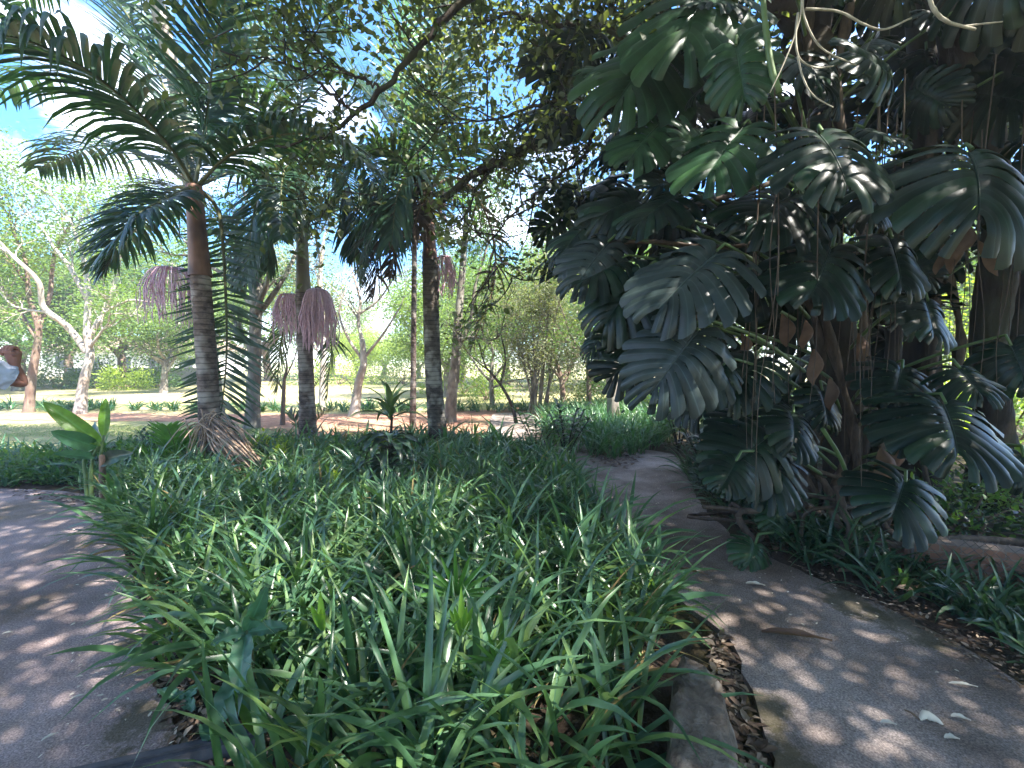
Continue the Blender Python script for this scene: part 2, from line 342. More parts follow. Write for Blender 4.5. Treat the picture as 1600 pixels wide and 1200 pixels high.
# ================================================================== BLADES (strap leaved ground cover)
def inside(P, poly):
    x, y = P[:, 0], P[:, 1]; r = np.zeros(len(P), bool); n = len(poly)
    for i in range(n):
        x1, y1 = poly[i - 1]; x2, y2 = poly[i]
        c = ((y1 > y) != (y2 > y)) & (x < (x2 - x1) * (y - y1) / (y2 - y1 + 1e-12) + x1); r ^= c
    return r
def jgrid(poly, sp, rng, jit=.45):
    P = np.array(poly); a = P.min(0); b = P.max(0)
    X, Y = np.meshgrid(np.arange(a[0], b[0], sp), np.arange(a[1], b[1], sp)); Q = np.stack([X.ravel(), Y.ravel()], 1)
    Q = Q + rng.uniform(-jit, jit, Q.shape) * sp
    return Q[inside(Q, P)]
def blades(mb, C, rng, nb=16, L=(.45, .75), W=(.016, .028), spread=(5, 65), K=7, lean=None, upright=0.0, droop=1.0, z0=0.0, m=0, rad=.05, scale=None):
    """nb arching strap leaves from every clump centre in C"""
    n = len(C) * nb
    ci = np.repeat(np.arange(len(C)), nb)
    sc = np.ones(len(C)) if scale is None else scale
    az = rng.uniform(0, 2 * np.pi, n)
    el = np.radians(rng.uniform(spread[0], spread[1], n))       # start angle from vertical
    ln = rng.uniform(*L, n) * sc[ci]; wd = rng.uniform(*W, n)
    bend = rng.uniform(.5, 1.9, n) * droop
    t = np.linspace(0, 1, K)
    ang = el[:, None] + bend[:, None] * (t[None] ** 1.4)          # from vertical
    ds = ln[:, None] / (K - 1)
    sx = np.sin(ang) * ds; sz = np.cos(ang) * ds
    H = np.cumsum(np.concatenate([np.zeros((n, 1)), sx[:, :-1]], 1), 1); Z = np.cumsum(np.concatenate([np.zeros((n, 1)), sz[:, :-1]], 1), 1)
    tw = rng.uniform(-.35, .35, n)[:, None] * t[None]
    dx, dy = np.cos(az), np.sin(az)
    base = np.column_stack([C[ci] + rng.normal(0, rad, (n, 2)), np.full(n, z0)])
    P = base[:, None, :] + np.stack([H * dx[:, None] - H * tw * dy[:, None], H * dy[:, None] + H * tw * dx[:, None], Z], -1)
    P[:, :, 2] = np.maximum(P[:, :, 2], z0 + .012 + .01 * rng.random((n, 1)))
    side = np.stack([-dy, dx, np.zeros(n)], -1)
    roll = rng.uniform(-.7, .7, n)
    side = side * np.cos(roll)[:, None] + np.array([0, 0, 1.]) * np.sin(roll)[:, None]
    w = wd[:, None] * (.55 + .55 * np.sin(np.pi * np.clip(t * 1.05, 0, 1) ** .8))[None] ; w[:, -1] = .001; w[:, -2] *= .75
    nrm = np.stack([-np.cos(ang) * dx[:, None], -np.cos(ang) * dy[:, None], np.sin(ang)], -1)
    Lf = P + side[:, None] * w[..., None] * .5 + nrm * w[..., None] * .16; Rt = P - side[:, None] * w[..., None] * .5 + nrm * w[..., None] * .16
    V = np.stack([Lf, P, Rt], 2).reshape(-1, 3)
    q = []
    for k in range(K - 1):
        for s in (0, 1): q.append([k * 3 + s, k * 3 + s + 1, k * 3 + 4 + s, k * 3 + 3 + s])
    Q = (np.array(q)[None] + (np.arange(n) * K * 3)[:, None, None]).reshape(-1, 4)
    mb.add(V, Q, m=m)

rng = np.random.default_rng(11)
bed = G((330, 1300), (300, 1130), (275, 1040), (235, 930), (190, 855), (170, 800), (165, 770), (250, 745), (330, 722), (420, 705), (560, 698), (700, 692), (800, 700), (865, 720), (900, 750), (905, 790), (930, 840), (975, 900), (1015, 950), (1030, 1000), (1008, 1060), (995, 1120), (990, 1300))
C = jgrid(bed, .185, rng)
gapm = rng.random(len(C)) > .06
# a bare litter-covered corner by the left path
lc = gr(310, 1085)[:2]; gapm &= ~((np.hypot(*(C - lc).T) < .2) & (rng.random(len(C)) < .9))
lc = gr(300, 1230)[:2]; gapm &= ~(np.hypot(*(C - lc).T) < .22)
C = C[gapm]
sc = .72 + .48 * rng.random(len(C)) - .36 * np.clip((C[:, 1] - 3.6) / 2.5, 0, 1)
dr_ = np.hypot(C[:, 0] - gr(612, 775)[0], (C[:, 1] - gr(612, 775)[1] + .25) * .7); sc = sc * np.clip(dr_ / .55, .35, 1)
mb = MB(); blades(mb, C, rng, nb=15, L=(.40, .80), W=(.020, .036), spread=(3, 48), scale=sc, z0=.004, K=8)
wide = C[rng.random(len(C)) < .14]; blades(mb, wide, rng, nb=6, L=(.5, .78), W=(.034, .046), spread=(5, 40), z0=.004, K=8)
dry = C[rng.random(len(C)) < .35]; blades(mb, dry, rng, nb=4, L=(.3, .5), W=(.014, .024), spread=(50, 80), z0=.004, m=1)
up_ = C[rng.random(len(C)) < .12]; blades(mb, up_, rng, nb=2, L=(.4, .62), W=(.014, .022), spread=(3, 35), z0=.004, m=1)
yel = C[rng.random(len(C)) < .06]; blades(mb, yel, rng, nb=7, L=(.35, .62), W=(.02, .034), spread=(3, 40), z0=.004, m=2)
tag(mb.build('ground_cover', [M['blade'], M['blade_dry'], M['leaf_light']]), 'dense bed of arching dark green strap leaved plants between the two paths', 'ground cover', kind='stuff')

# further bed, behind the path bend, and both sides of the wood
mb = MB()
far_bed = G((865, 700), (905, 716), (960, 722), (1000, 718), (1040, 700), (1060, 672), (1000, 655), (930, 648), (860, 655), (840, 668))
C = jgrid(far_bed, .26, rng); blades(mb, C, rng, nb=16, L=(.5, .85), W=(.02, .03), spread=(5, 45), K=5, z0=.004)
tag(mb.build('ground_cover', M['blade_blue']), 'pale green clumps of strap leaves where the path bends away', 'ground cover', kind='stuff')
mb = MB()
bed_l = G((-260, 768), (60, 762), (160, 768), (200, 748), (300, 720), (420, 702), (330, 696), (180, 706), (60, 712), (-260, 716))
C = jgrid(bed_l, .22, rng); blades(mb, C, rng, nb=15, L=(.28, .55), W=(.016, .028), spread=(10, 60), K=5, z0=.004)
tag(mb.build('ground_cover', M['blade_blue']), 'low leafy ground cover behind the far end of the left path', 'ground cover', kind='stuff')
mb = MB()
bed_r = G((1075, 738), (1100, 790), (1125, 815), (1180, 852), (1275, 893), (1415, 950), (1540, 1012), (1700, 1110), (1800, 1060), (1700, 930), (1450, 870), (1290, 825), (1180, 780), (1120, 735))
C = jgrid(bed_r, .17, rng); C = C[rng.random(len(C)) > .12]
blades(mb, C, rng, nb=15, L=(.34, .62), W=(.018, .032), spread=(5, 60), K=7, z0=.004, scale=np.where(C[:, 0] > 2.75, .6, 1.0))
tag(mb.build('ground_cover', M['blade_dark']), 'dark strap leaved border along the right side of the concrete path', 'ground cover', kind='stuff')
mb = MB()
C = np.column_stack([rng.uniform(-19, 2.4, 150), np.zeros(150)]); C[:, 1] = 13.9 + rng.normal(0, .22, 150) - .02 * C[:, 0]
blades(mb, C, rng, nb=13, L=(.3, .6), W=(.025, .045), spread=(10, 60), K=5, z0=.01)
tag(mb.build('ground_cover', M['blade_blue']), 'thin row of green tufts edging the far lawn', 'ground cover', kind='stuff')
mb = MB()
C = jgrid([(1.6, 12.6), (6, 9.5), (14, 12), (15, 22), (6, 24), (3.5, 16)], .42, rng)
blades(mb, C, rng, nb=13, L=(.35, .75), W=(.025, .04), spread=(10, 60), K=4, z0=.004)
tag(mb.build('ground_cover', M['blade_blue']), 'undergrowth of sunlit blades under the thin trees on the right', 'ground cover', kind='stuff')

# lawn grass: short turf blades on the sunlit lawn
mb = MB()
C = jgrid([(-16, 9.0), (-7.2, 9.1), (-4.2, 9.9), (-7, 10.5), (-16, 11.3)], .055, rng)
blades(mb, C, rng, nb=3, L=(.03, .07), W=(.006, .010), spread=(10, 70), K=3, z0=0.0, rad=.02)
tag(mb.build('grass', M['leaf_light']), 'short dry turf on the sunlit lawn', 'grass', kind='stuff')

# litter
def litter(name, poly, n, size, mat, label, z, seed, tm=HEX, tq=HEXQ):
    r = np.random.default_rng(seed); P = np.array(poly); a = P.min(0); b = P.max(0)
    Q = r.uniform(a, b, (n * 4, 2)); Q = Q[inside(Q, P)][:n]; n = len(Q)
    az = r.uniform(0, 6.28, n); D = np.column_stack([np.cos(az), np.sin(az), r.uniform(-.15, .3, n)])
    Nn = np.column_stack([r.normal(0, .35, (n, 2)), np.ones(n)])
    mb = MB(); scatter(mb, tm, tq, np.column_stack([Q, z + r.random(n) * .012]), D, Nn, r.uniform(*size, n), .55)
    return tag(mb.build(name, mat), label, 'leaf litter', kind='stuff')
litter('leaf_litter', G((1130, 995), (1160, 1085), (1195, 1200), (1200, 1290), (1110, 1290), (1110, 1010)), 420, (.03, .08), M['litter'], 'curled brown leaves in the gap between the rock and the path', .03, 21)
litter('leaf_litter', G((200, 900), (240, 920), (330, 1040), (420, 1180), (420, 1300), (320, 1300), (270, 1160), (245, 1090), (245, 1000)), 900, (.03, .07), M['litter'], 'dry leaves covering the soil beside the left path', .03, 22)
litter('leaf_litter', G((905, 705), (960, 702), (1000, 720), (980, 740), (930, 730)), 260, (.04, .10), M['litter'], 'heap of brown leaves at the bend of the path', .05, 23)
litter('leaf_litter', path_r[4:-3], 900, (.006, .024), M['petal'], 'small pale petals and twigs scattered on the right path', .042, 24)
litter('leaf_litter', G((170, 800), (240, 1000), (240, 1080), (290, 1165), (330, 1230), (60, 1230), (120, 1000), (60, 850)), 260, (.010, .028), M['petal'], 'tiny pale petals scattered on the left path', .042, 25)
litter('leaf_litter', G((1400, 970), (1260, 905), (1230, 885), (1420, 945), (1640, 1060), (1700, 1130), (1640, 1130)), 380, (.015, .05), M['litter'], 'brown leaves along the right edge of the right path', .045, 26)
litter('leaf_litter', bed, 2500, (.04, .09), M['litter'], 'dead leaves on the soil under the strap leaved bed', .02, 27)
litter('leaf_litter', G((1150, 850), (1300, 890), (1500, 960), (1750, 1040), (1750, 880), (1400, 830), (1200, 800)), 1500, (.05, .13), M['litter'], 'dead leaves under the big climbing plant', .03, 28)
litter('leaf_litter', G((20, 770), (160, 785), (175, 800), (130, 800), (20, 780)), 160, (.03, .07), M['litter'], 'brown leaves at the far end of the left path', .045, 29)

# ================================================================== PALMS
def frond(mb, P, nl=52, ll=.62, lw=.034, droop=.8, rng=None, normal=None, r0=.028, m_leaf=0, m_rach=1, start=.14, sweep=.75, frac=1.0, ragged=0.0, stiff=False):
    """rachis along P, two rows of folded leaflets"""
    P = resample(P, 40); T = unit(np.gradient(P, axis=0))
    up = np.array([0, 0, 1.]) if normal is None else unit(normal)
    V, Q, Tt = tube(P, np.linspace(r0, .004, 40), 5); mb.add(V, Q, Tt, m=m_rach)
    t = np.linspace(start, .995, nl)
    for s in (-1, 1):
        tt = np.clip(t + rng.normal(0, .004, nl), start, .998)
        keep = rng.random(nl) < frac; tt = tt[keep]; n = len(tt)
        f = tt * 39; i = np.minimum(f.astype(int), 38); w = (f - i)[:, None]
        B = P[i] * (1 - w) + P[i + 1] * w; D = T[i]
        S = unit(np.cross(D, up)) * s; U = unit(np.cross(S, D)) * s
        env = np.sin(np.pi * np.clip((tt - start) / (1 - start) * .86 + .12, 0, 1)) ** .55
        L = ll * env * rng.uniform(.88, 1.08, n)
        sw = sweep * (.55 + .75 * tt)
        d0 = unit(S * np.cos(sw)[:, None] + D * np.sin(sw)[:, None] + U * rng.uniform(.05, .38, n)[:, None] + rng.normal(0, .05 + .25 * ragged, (n, 3)))
        K = 6; k = np.linspace(0, 1, K)
        g = np.array([0, 0, -1.]); dr = droop * rng.uniform(.6, 1.3, n)
        pts = [B]; d = d0
        for q in range(1, K):
            pts.append(pts[-1] + d * (L / (K - 1))[:, None]); d = unit(d + g * (dr * (.15 + .5 * k[q]))[:, None] * .55)
        C_ = np.stack(pts, 1)
        TT = unit(np.gradient(C_, axis=1)); sd = unit(np.cross(TT, np.broadcast_to(U[:, None], TT.shape))); nn = np.cross(sd, TT)
        ww = lw * np.array([.5, 1, 1, .85, .55, .04]) * rng.uniform(.85, 1.15, (n, 1)); ww = ww[..., None]
        VV = np.stack([C_ + sd * ww * .5 - nn * ww * .15, C_, C_ - sd * ww * .5 - nn * ww * .15], 2).reshape(-1, 3)
        q_ = []
        for a in range(K - 1):
            for b in (0, 1): q_.append([a * 3 + b, a * 3 + b + 1, a * 3 + 4 + b, a * 3 + 3 + b])
        QQ = (np.array(q_)[None] + (np.arange(n) * K * 3)[:, None, None]).reshape(-1, 4)
        mb.add(VV, QQ, m=m_leaf)

def fruit_cluster(parent, top, width, height, n, seed, rnd=.01, label=None):
    r = np.random.default_rng(seed); mb = MB(); top = np.array(top)
    for i in range(n):
        a = r.uniform(0, 6.28); rr = width * .5 * math.sqrt(r.random())
        hx, hy = rr * math.cos(a), rr * math.sin(a) * .8
        rise = .06 * height * (1 - (rr / (width * .5)) ** 2) * r.random()
        z1 = -height * (.12 + .25 * (rr / (width * .5)) ** 2); z2 = z1 - height * r.uniform(.2, .95) * (1 - .35 * (rr / (width * .5)) ** 2)
        P = [top, top + [hx * .55, hy * .55, rise], top + [hx * .95, hy * .95, z1], top + [hx + r.normal(0, .02), hy + r.normal(0, .02), (z1 + z2) / 2], top + [hx + r.normal(0, .03), hy + r.normal(0, .03), z2]]
        Pq = resample(P, 16); R = np.full(16, rnd * .5); R[6:] = rnd * (0.35 + .75 * r.random(10)) * r.uniform(.6, 1.1); R[-1] = .002
        V, Q, T = tube(Pq, R, 4); mb.add(V, Q, T)
    return mb.build('fruit_cluster', M['fruit'], parent)

def palm_trunk(parent, base, top, r0, r1, mat, seed, bend=None):
    r = np.random.default_rng(seed); base = np.array(base); top = np.array(top)
    pts = [base + [0, 0, -.05]] + ([] if bend is None else [np.array(bend)]) + [top]
    P = resample(pts, 60); s = np.linspace(0, 1, 60)
    R = r1 + (r0 - r1) * np.exp(-s * 5) + .012 * (r0 + r1) * np.sin(np.arange(60) * 2.1) 
    V, Q, T = tube(P, R, 20, wob=.012, rng=r); return MB().add(V, Q, T).build('trunk', mat, parent)
def crownshaft(parent, a, b, r0, r1, mat, r2=None):
    P = resample([a, b], 24); s = np.linspace(0, 1, 24)
    R = r0 + (r1 - r0) * s + (r0 * .14) * np.exp(-s * 9)
    if r2: R[-3:] = r2
    V, Q, T = tube(P, R, 20); return MB().add(V, Q, T).build('crownshaft', mat, parent)

def P3(*a): return [at(*p) for p in a]
rp = np.random.default_rng(50)
# ---- palm 1 : the big one at the left
b1 = gr(330, 738); pt = thing('palm_tree', 'large palm with brown crownshaft and ringed trunk, pale dead frond leaning at its base', 'palm tree', b1)
Y1 = float(b1[1]); j1 = at(313, 432, Y1); c1 = at(303, 290, Y1)
palm_trunk(pt, b1, j1, .18, .125, M['palm_trunk'], 1, bend=at(325, 600, Y1))
crownshaft(pt, j1, c1, .132, .10, M['shaft_brown'])
fr1 = [
 ([(303, 290, Y1), (262, 225, Y1 - .5), (165, 130, Y1 - 1.3), (40, 62, Y1 - 2.0), (-80, 60, Y1 - 2.6)], 1.0, 1.9, 'frond'),
 ([(300, 292, Y1), (240, 250, Y1 + .5), (150, 228, Y1 + 1.1), (60, 262, Y1 + 1.5)], .75, 1.7, 'frond'),
 ([(300, 292, Y1), (262, 310, Y1 - .6), (205, 345, Y1 - 1.1), (160, 425, Y1 - 1.3)], .62, .9, 'frond'),
 ([(308, 290, Y1), (355, 245, Y1 - .3), (430, 212, Y1 - .6), (510, 215, Y1 - .9), (580, 262, Y1 - 1.1)], .75, 1.7, 'frond'),
 ([(306, 285, Y1), (322, 190, Y1 + .1), (338, 60, Y1 - .1), (372, -70, Y1 - .4)], .8, .5, 'frond'),
 ([(300, 285, Y1), (262, 150, Y1 + .5), (190, 10, Y1 + .9), (110, -60, Y1 + 1.2)], .8, .6, 'frond'),
 ([(300, 285, Y1), (200, 160, Y1 + .9), (90, 110, Y1 + 1.7), (-20, 150, Y1 + 2.2)], .75, 1.5, 'frond'),
 ([(308, 290, Y1), (370, 270, Y1 + .7), (440, 290, Y1 + 1.3), (480, 350, Y1 + 1.6)], .7, 1.1, 'frond'),
 ([(304, 290, Y1), (320, 230, Y1 + 1.0), (390, 190, Y1 + 2.0), (470, 230, Y1 + 2.7)], .8, 1.0, 'frond'),
 ([(300, 290, Y1), (260, 300, Y1 + .8), (210, 360, Y1 + 1.3), (150, 420, Y1 + 1.5)], .7, 1.0, 'frond'),
]
for P, ll, dr, mt in fr1:
    mb = MB(); frond(mb, P3(*P), ll=ll * 1.28, droop=dr, rng=rp, nl=60, lw=.055); mb.build('frond', [M[mt], M['rachis']], pt)
mb = MB(); frond(mb, P3((316, 300, Y1 + .15), (342, 335, Y1 + .32), (352, 450, Y1 + .34), (353, 570, Y1 + .34), (338, 705, Y1 + .34)), ll=.78, droop=.18, rng=rp, nl=58, lw=.045, ragged=.25, normal=(.15, -1, .1), sweep=.35, r0=.03, start=.1)
tag(mb.build('frond', [M['frond'], M['rachis']], pt), 'long green frond hanging straight down beside the trunk')
fruit_cluster(pt, at(300, 418, Y1 + .2), .95, .85, 110, 3); 
for o in pt.children:
    if o.name.startswith('fruit'): o.location += Vector((-.42, 0.15, 0))
# ---- palm 2 : the middle one with purple fruit
b2 = gr(482, 693); Y2 = float(b2[1]); pt = thing('palm_tree', 'middle palm with two hanging bunches of purple fruit strings on its trunk', 'palm tree', b2)
j2 = at(474, 458, Y2); c2 = at(470, 285, Y2)
palm_trunk(pt, b2, j2, .19, .135, M['palm_trunk'], 5)
crownshaft(pt, j2, c2, .125, .08, M['shaft_green'])
fr2 = [ ([(470, 285, Y2), (510, 255, Y2 - .5), (548, 300, Y2 - .8), (556, 400, Y2 - .9)], .8, 1.5, 'frond'), ([(470, 300, Y2), (445, 285, Y2 - .3), (425, 340, Y2 - .5), (418, 420, Y2 - .5)], .7, 1.5, 'frond'),
 ([(470, 285, Y2), (440, 265, Y2 - .5), (400, 320, Y2 - 1.0), (385, 440, Y2 - 1.2)], .8, 1.0, 'frond'),
 ([(470, 285, Y2), (500, 240, Y2 - .6), (560, 250, Y2 - 1.2), (600, 350, Y2 - 1.5)], .85, 1.1, 'frond'),
 ([(470, 285, Y2), (450, 260, Y2 - .9), (440, 290, Y2 - 1.8), (440, 370, Y2 - 2.2)], .6, 1.0, 'frond'),
 ([(470, 285, Y2), (400, 200, Y2 + .5), (330, 200, Y2 + 1.0), (270, 260, Y2 + 1.4)], .85, 1.0, 'frond'),
 ([(470, 285, Y2), (470, 150, Y2), (500, 20, Y2 - .2), (560, -60, Y2 - .5)], .85, .6, 'frond'),
 ([(470, 285, Y2), (430, 150, Y2 + .5), (380, 30, Y2 + .8), (310, -60, Y2 + 1.0)], .85, .6, 'frond'),
 ([(470, 285, Y2), (540, 170, Y2 + .6), (610, 150, Y2 + 1.0), (690, 220, Y2 + 1.5)], .85, 1.0, 'frond'),
 ([(470, 380, Y2 + .1), (495, 330, Y2 + .6), (540, 350, Y2 + .9), (565, 440, Y2 + 1.1)], .7, 1.0, 'frond'),
 ([(470, 285, Y2), (430, 200, Y2 - .8), (370, 150, Y2 - 1.6), (290, 170, Y2 - 2.3)], .8, .9, 'frond'),
 ([(468, 380, Y2 + .1), (440, 350, Y2 + .5), (400, 380, Y2 + .9), (375, 450, Y2 + 1.1)], .65, 1.0, 'frond'),
]
for P, ll, dr, mt in fr2:
    mb = MB(); frond(mb, P3(*P), ll=ll * 1.2, droop=dr, rng=rp, nl=52, lw=.055); mb.build('frond', [M[mt], M['rachis']], pt)
mb = MB(); frond(mb, P3((478, 470, Y2 + .3), (500, 450, Y2 + .5), (518, 520, Y2 + .6), (510, 620, Y2 + .6)), ll=.6, droop=.9, rng=rp, nl=36, lw=.04); mb.build('frond', [M['frond'], M['rachis']], pt)
mb = MB(); frond(mb, P3((474, 470, Y2 + .3), (460, 470, Y2 + .5), (440, 530, Y2 + .6), (432, 610, Y2 + .6)), ll=.6, droop=.9, rng=rp, nl=36, lw=.04); mb.build('frond', [M['frond'], M['rachis']], pt)
fruit_cluster(pt, at(495, 455, Y2 - .15), .72, 1.15, 130, 7, rnd=.016); fruit_cluster(pt, at(452, 462, Y2 + .1), .75, .95, 80, 8, rnd=.012)
# ---- palm 3
b3 = gr(686, 703); Y3 = float(b3[1]); pt = thing('palm_tree', 'right palm with brown dead fronds drooping round its dark ringed trunk', 'palm tree', b3)
j3 = at(672, 405, Y3); c3 = at(668, 300, Y3)
palm_trunk(pt, b3, j3, .20, .140, M['palm_trunk_dark'], 9, bend=at(676, 560, Y3))
crownshaft(pt, j3, c3, .125, .075, M['shaft_brown'])
fr3 = [ ([(668, 298, Y3), (632, 268, Y3 - .5), (592, 305, Y3 - .8), (572, 420, Y3 - .9)], .85, 1.6, 'frond', 1), ([(668, 298, Y3), (650, 270, Y3 - .8), (622, 300, Y3 - 1.2), (612, 380, Y3 - 1.4)], .8, 1.5, 'frond', .9),
 ([(668, 295, Y3), (650, 190, Y3 + .2), (640, 80, Y3 + .4), (622, -60, Y3 + .5)], .8, .35, 'frond_bright', 1),  # backlight on this upright frond is put into its brighter leaflet colour
 ([(668, 295, Y3), (682, 200, Y3 - .3), (692, 90, Y3 - .6), (705, -60, Y3 - .9)], .75, .5, 'frond', 1),
 ([(668, 295, Y3), (620, 210, Y3), (560, 130, Y3), (480, 90, Y3)], .8, .7, 'frond', 1),
 ([(668, 295, Y3), (610, 235, Y3 - .5), (560, 250, Y3 - .9), (520, 330, Y3 - 1.1)], .85, 1.0, 'frond', 1),
 ([(668, 300, Y3), (640, 290, Y3 - .5), (600, 350, Y3 - .8), (585, 460, Y3 - .9)], .8, .9, 'frond_dry', .8),
 ([(668, 300, Y3), (645, 300, Y3 - .3), (622, 360, Y3 - .5), (612, 430, Y3 - .5)], .55, .9, 'frond_dry', .8),
 ([(668, 295, Y3), (720, 280, Y3 + .1), (765, 350, Y3 + .2), (772, 440, Y3 + .2), (735, 545, Y3 + .2)], .6, .9, 'frond_dry', .85),
 ([(668, 295, Y3), (730, 230, Y3 - .5), (800, 240, Y3 - .9), (850, 320, Y3 - 1.1)], .7, 1.0, 'frond', .7),
 ([(668, 300, Y3), (670, 305, Y3 - .6), (655, 330, Y3 - 1.0), (640, 380, Y3 - 1.2)], .6, .7, 'frond_dry', .9),
 ([(668, 295, Y3), (650, 200, Y3 + .8), (610, 140, Y3 + 1.6), (540, 130, Y3 + 2.4)], .8, .9, 'frond', 1),
]
for P, ll, dr, mt, fc in fr3:
    dry_ = mt == 'frond_dry'
    mb = MB(); frond(mb, P3(*P), ll=ll * 1.25, droop=dr, rng=rp, nl=60, lw=.052, frac=fc, ragged=.8 if dry_ else 0); o = mb.build('frond', [M[mt], M['rachis_dry' if dry_ else 'rachis']], pt)
    if dry_: tag(o, 'dead brown frond')
fruit_cluster(pt, at(694, 402, Y3 + .1), .45, .75, 55, 12, rnd=.012)
# ---- palm 4 : pale trunk far behind palm 1, leaning left out of the frame
b4 = gr(345, 655); Y4 = 7.3; b4 = at(345, 678, Y4); b4[2] = 0; pt = thing('palm_tree', 'palm with smooth pale trunk rising out of the picture behind the large left palm', 'palm tree', b4)
t4 = at(226, -75, Y4 - .6); palm_trunk(pt, b4, t4, .15, .10, M['trunk_pale'], 15, bend=at(285, 200, Y4))
for k in range(11):
    a = k * .571; o_ = np.array([math.cos(a), math.sin(a), 0]); up_ = .9 - .25 * (k % 3)
    mb = MB(); frond(mb, [t4, t4 + o_ * .8 + [0, 0, up_], t4 + o_ * 1.9 + [0, 0, up_ * 1.1], t4 + o_ * 2.9 + [0, 0, up_ * .3 - .3]], ll=.8, droop=.9, rng=rp, nl=34, lw=.05); mb.build('frond', [M['frond'], M['rachis']], pt)
# ---- palm 5 : thin pale trunk
b5 = at(645, 672, 10.2); b5[2] = 0; pt = thing('palm_tree', 'slender palm with thin bare pale trunk just left of the right palm', 'palm tree', b5)
t5 = at(648, 330, 10.2); palm_trunk(pt, b5, t5, .085, .06, M['palm_trunk'], 17)
for k in range(9):
    a = k * .7; o_ = np.array([math.cos(a), math.sin(a), 0]); up_ = .8 - .3 * (k % 3)
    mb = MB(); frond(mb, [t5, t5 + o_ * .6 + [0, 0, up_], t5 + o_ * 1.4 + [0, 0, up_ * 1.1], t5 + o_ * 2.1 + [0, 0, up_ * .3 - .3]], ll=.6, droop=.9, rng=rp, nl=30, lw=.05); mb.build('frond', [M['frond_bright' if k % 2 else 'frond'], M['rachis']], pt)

# young palm seedling shapes
def young_palm(name, label, base, specs, mat='frond', ll=.35, lw=.03, cat='young palm'):
    t = thing(name, label, cat, base)
    for P in specs:
        mb = MB(); frond(mb, P3(*P), ll=ll, lw=lw, droop=.3, rng=rp, nl=16, r0=.008, start=.3, sweep=.7); mb.build('frond', [M[mat], M['rachis']], t)
    return t
bb = gr(268, 735); yb = float(bb[1])
young_palm('young_palm', 'small palm with stiff bright green fronds left of the large palm trunk', bb, [[(268, 735, yb), (262, 705, yb), (240, 672, yb - .1)], [(268, 735, yb), (285, 700, yb), (305, 680, yb)], [(268, 735, yb), (240, 715, yb - .3), (205, 700, yb - .5)], [(268, 735, yb), (275, 705, yb - .2), (262, 668, yb - .4)]], 'frond_bright', .42, .04)
bb = gr(480, 686) + [0, .5, 0]; yb = float(bb[1])
young_palm('young_palm', 'little palm sprout with spiky leaves beside the foot of the middle palm', bb, [[(470, 680, yb), (460, 655, yb), (452, 645, yb)], [(480, 680, yb), (500, 650, yb), (520, 640, yb)], [(480, 680, yb), (475, 650, yb), (470, 635, yb)]], 'frond', .4, .035)
bb = at(560, 640, 11.5); bb[2] = 0
young_palm('young_palm', 'thin arching palm frond plant in the red soil behind the middle palm', bb, [[(480, 640, 11.5), (500, 592, 11.5), (540, 592, 11.5), (552, 618, 11.5)]], 'frond', .3, .03)

# fallen dry frond leaning on palm 1
ff = MB()
for i in range(70):
    s = rp.random(); a = at(330 + rp.normal(0, 9), 662 + rp.normal(0, 8), Y1 - .30 + rp.normal(0, .05)); b = at(405 + rp.normal(0, 13) - s * 22, 755 - 50 * s + rp.normal(0, 5), Y1 - .95 + .3 * s)
    mid = (a + b) / 2 + np.array([rp.normal(0, .07), rp.normal(0, .06), .05 + rp.normal(0, .05)])
    P = resample([a, mid, b], 8); V, Q, T = tube(P, np.concatenate([np.linspace(.006, .014, 4), np.linspace(.014, .003, 4)]), 4); ff.add(V, Q, T)
for i in range(40):
    a = at(330 + rp.normal(0, 12), 662 + rp.normal(0, 12), Y1 - .32); b = a + np.array([-.25 + .5 * rp.random(), rp.normal(0, .12) - .1, -.15 - .45 * rp.random()])
    P = resample([a, (a + b) / 2 + [0, 0, .08], b], 6); V, Q, T = tube(P, [.004, .01, .01, .009, .006, .002], 4); ff.add(V, Q, T)
tag(ff.build('fallen_frond', M['frond_pale'], origin=gr(385, 745)), 'dry pinkish brown palm frond fallen against the foot of the large palm', 'fallen frond')

# ================================================================== TREES
def grow(p, d, L, r, lvl, rng, out, tips, nchild=(3, 4), up=.12, wig=.22, ratio=.68, spread=(.45, .95)):
    n = 7; P = [np.array(p, float)]; d = unit(d); 
    for i in range(n - 1):
        d = unit(d + rng.normal(0, wig, 3) * .6 + [0, 0, up * .35]); P.append(P[-1] + d * L / (n - 1))
    P = np.array(P); out.append((P, np.linspace(r, r * .5 if lvl > 0 else .003, n)))
    if lvl == 0: tips.append(P); return
    k = rng.integers(nchild[0], nchild[1] + 1)
    for c in range(k):
        t = 1.0 if c == 0 else rng.uniform(.35, .98); i = min(n - 1, int(t * (n - 1)))
        T = unit(P[i] - P[max(0, i - 1)]); s = unit(np.cross(T, rng.normal(0, 1, 3)))
        a = rng.uniform(*spread) * (.5 if c == 0 else 1)
        grow(P[i], T * math.cos(a) + s * math.sin(a), L * ratio * rng.uniform(.8, 1.15), max(.004, r * (.5 + .1 * (c == 0))), lvl - 1, rng, out, tips, nchild, up, wig, ratio, spread)

def leaf_cloud(mb, tips, rng, per=30, size=(.06, .11), fuzz=.22, tm=DIA, tq=DIAQ, width=.6, droop=.2, m=0):
    A = np.array([t[[2, 4, 6]] for t in tips])          # (n,3,3)
    n = len(A) * per; k = rng.integers(0, 3, n); base = np.repeat(A, per, 0)[np.arange(n), k]
    pos = base + rng.normal(0, fuzz, (n, 3)) * [1, 1, .7]
    D = rng.normal(0, 1, (n, 3)); D[:, 2] = D[:, 2] * .5 - droop
    Nn = rng.normal(0, .55, (n, 3)) + [0, 0, 1]
    v0 = mb.n; scatter(mb, tm, tq, pos, D, Nn, rng.uniform(*size, n), width)

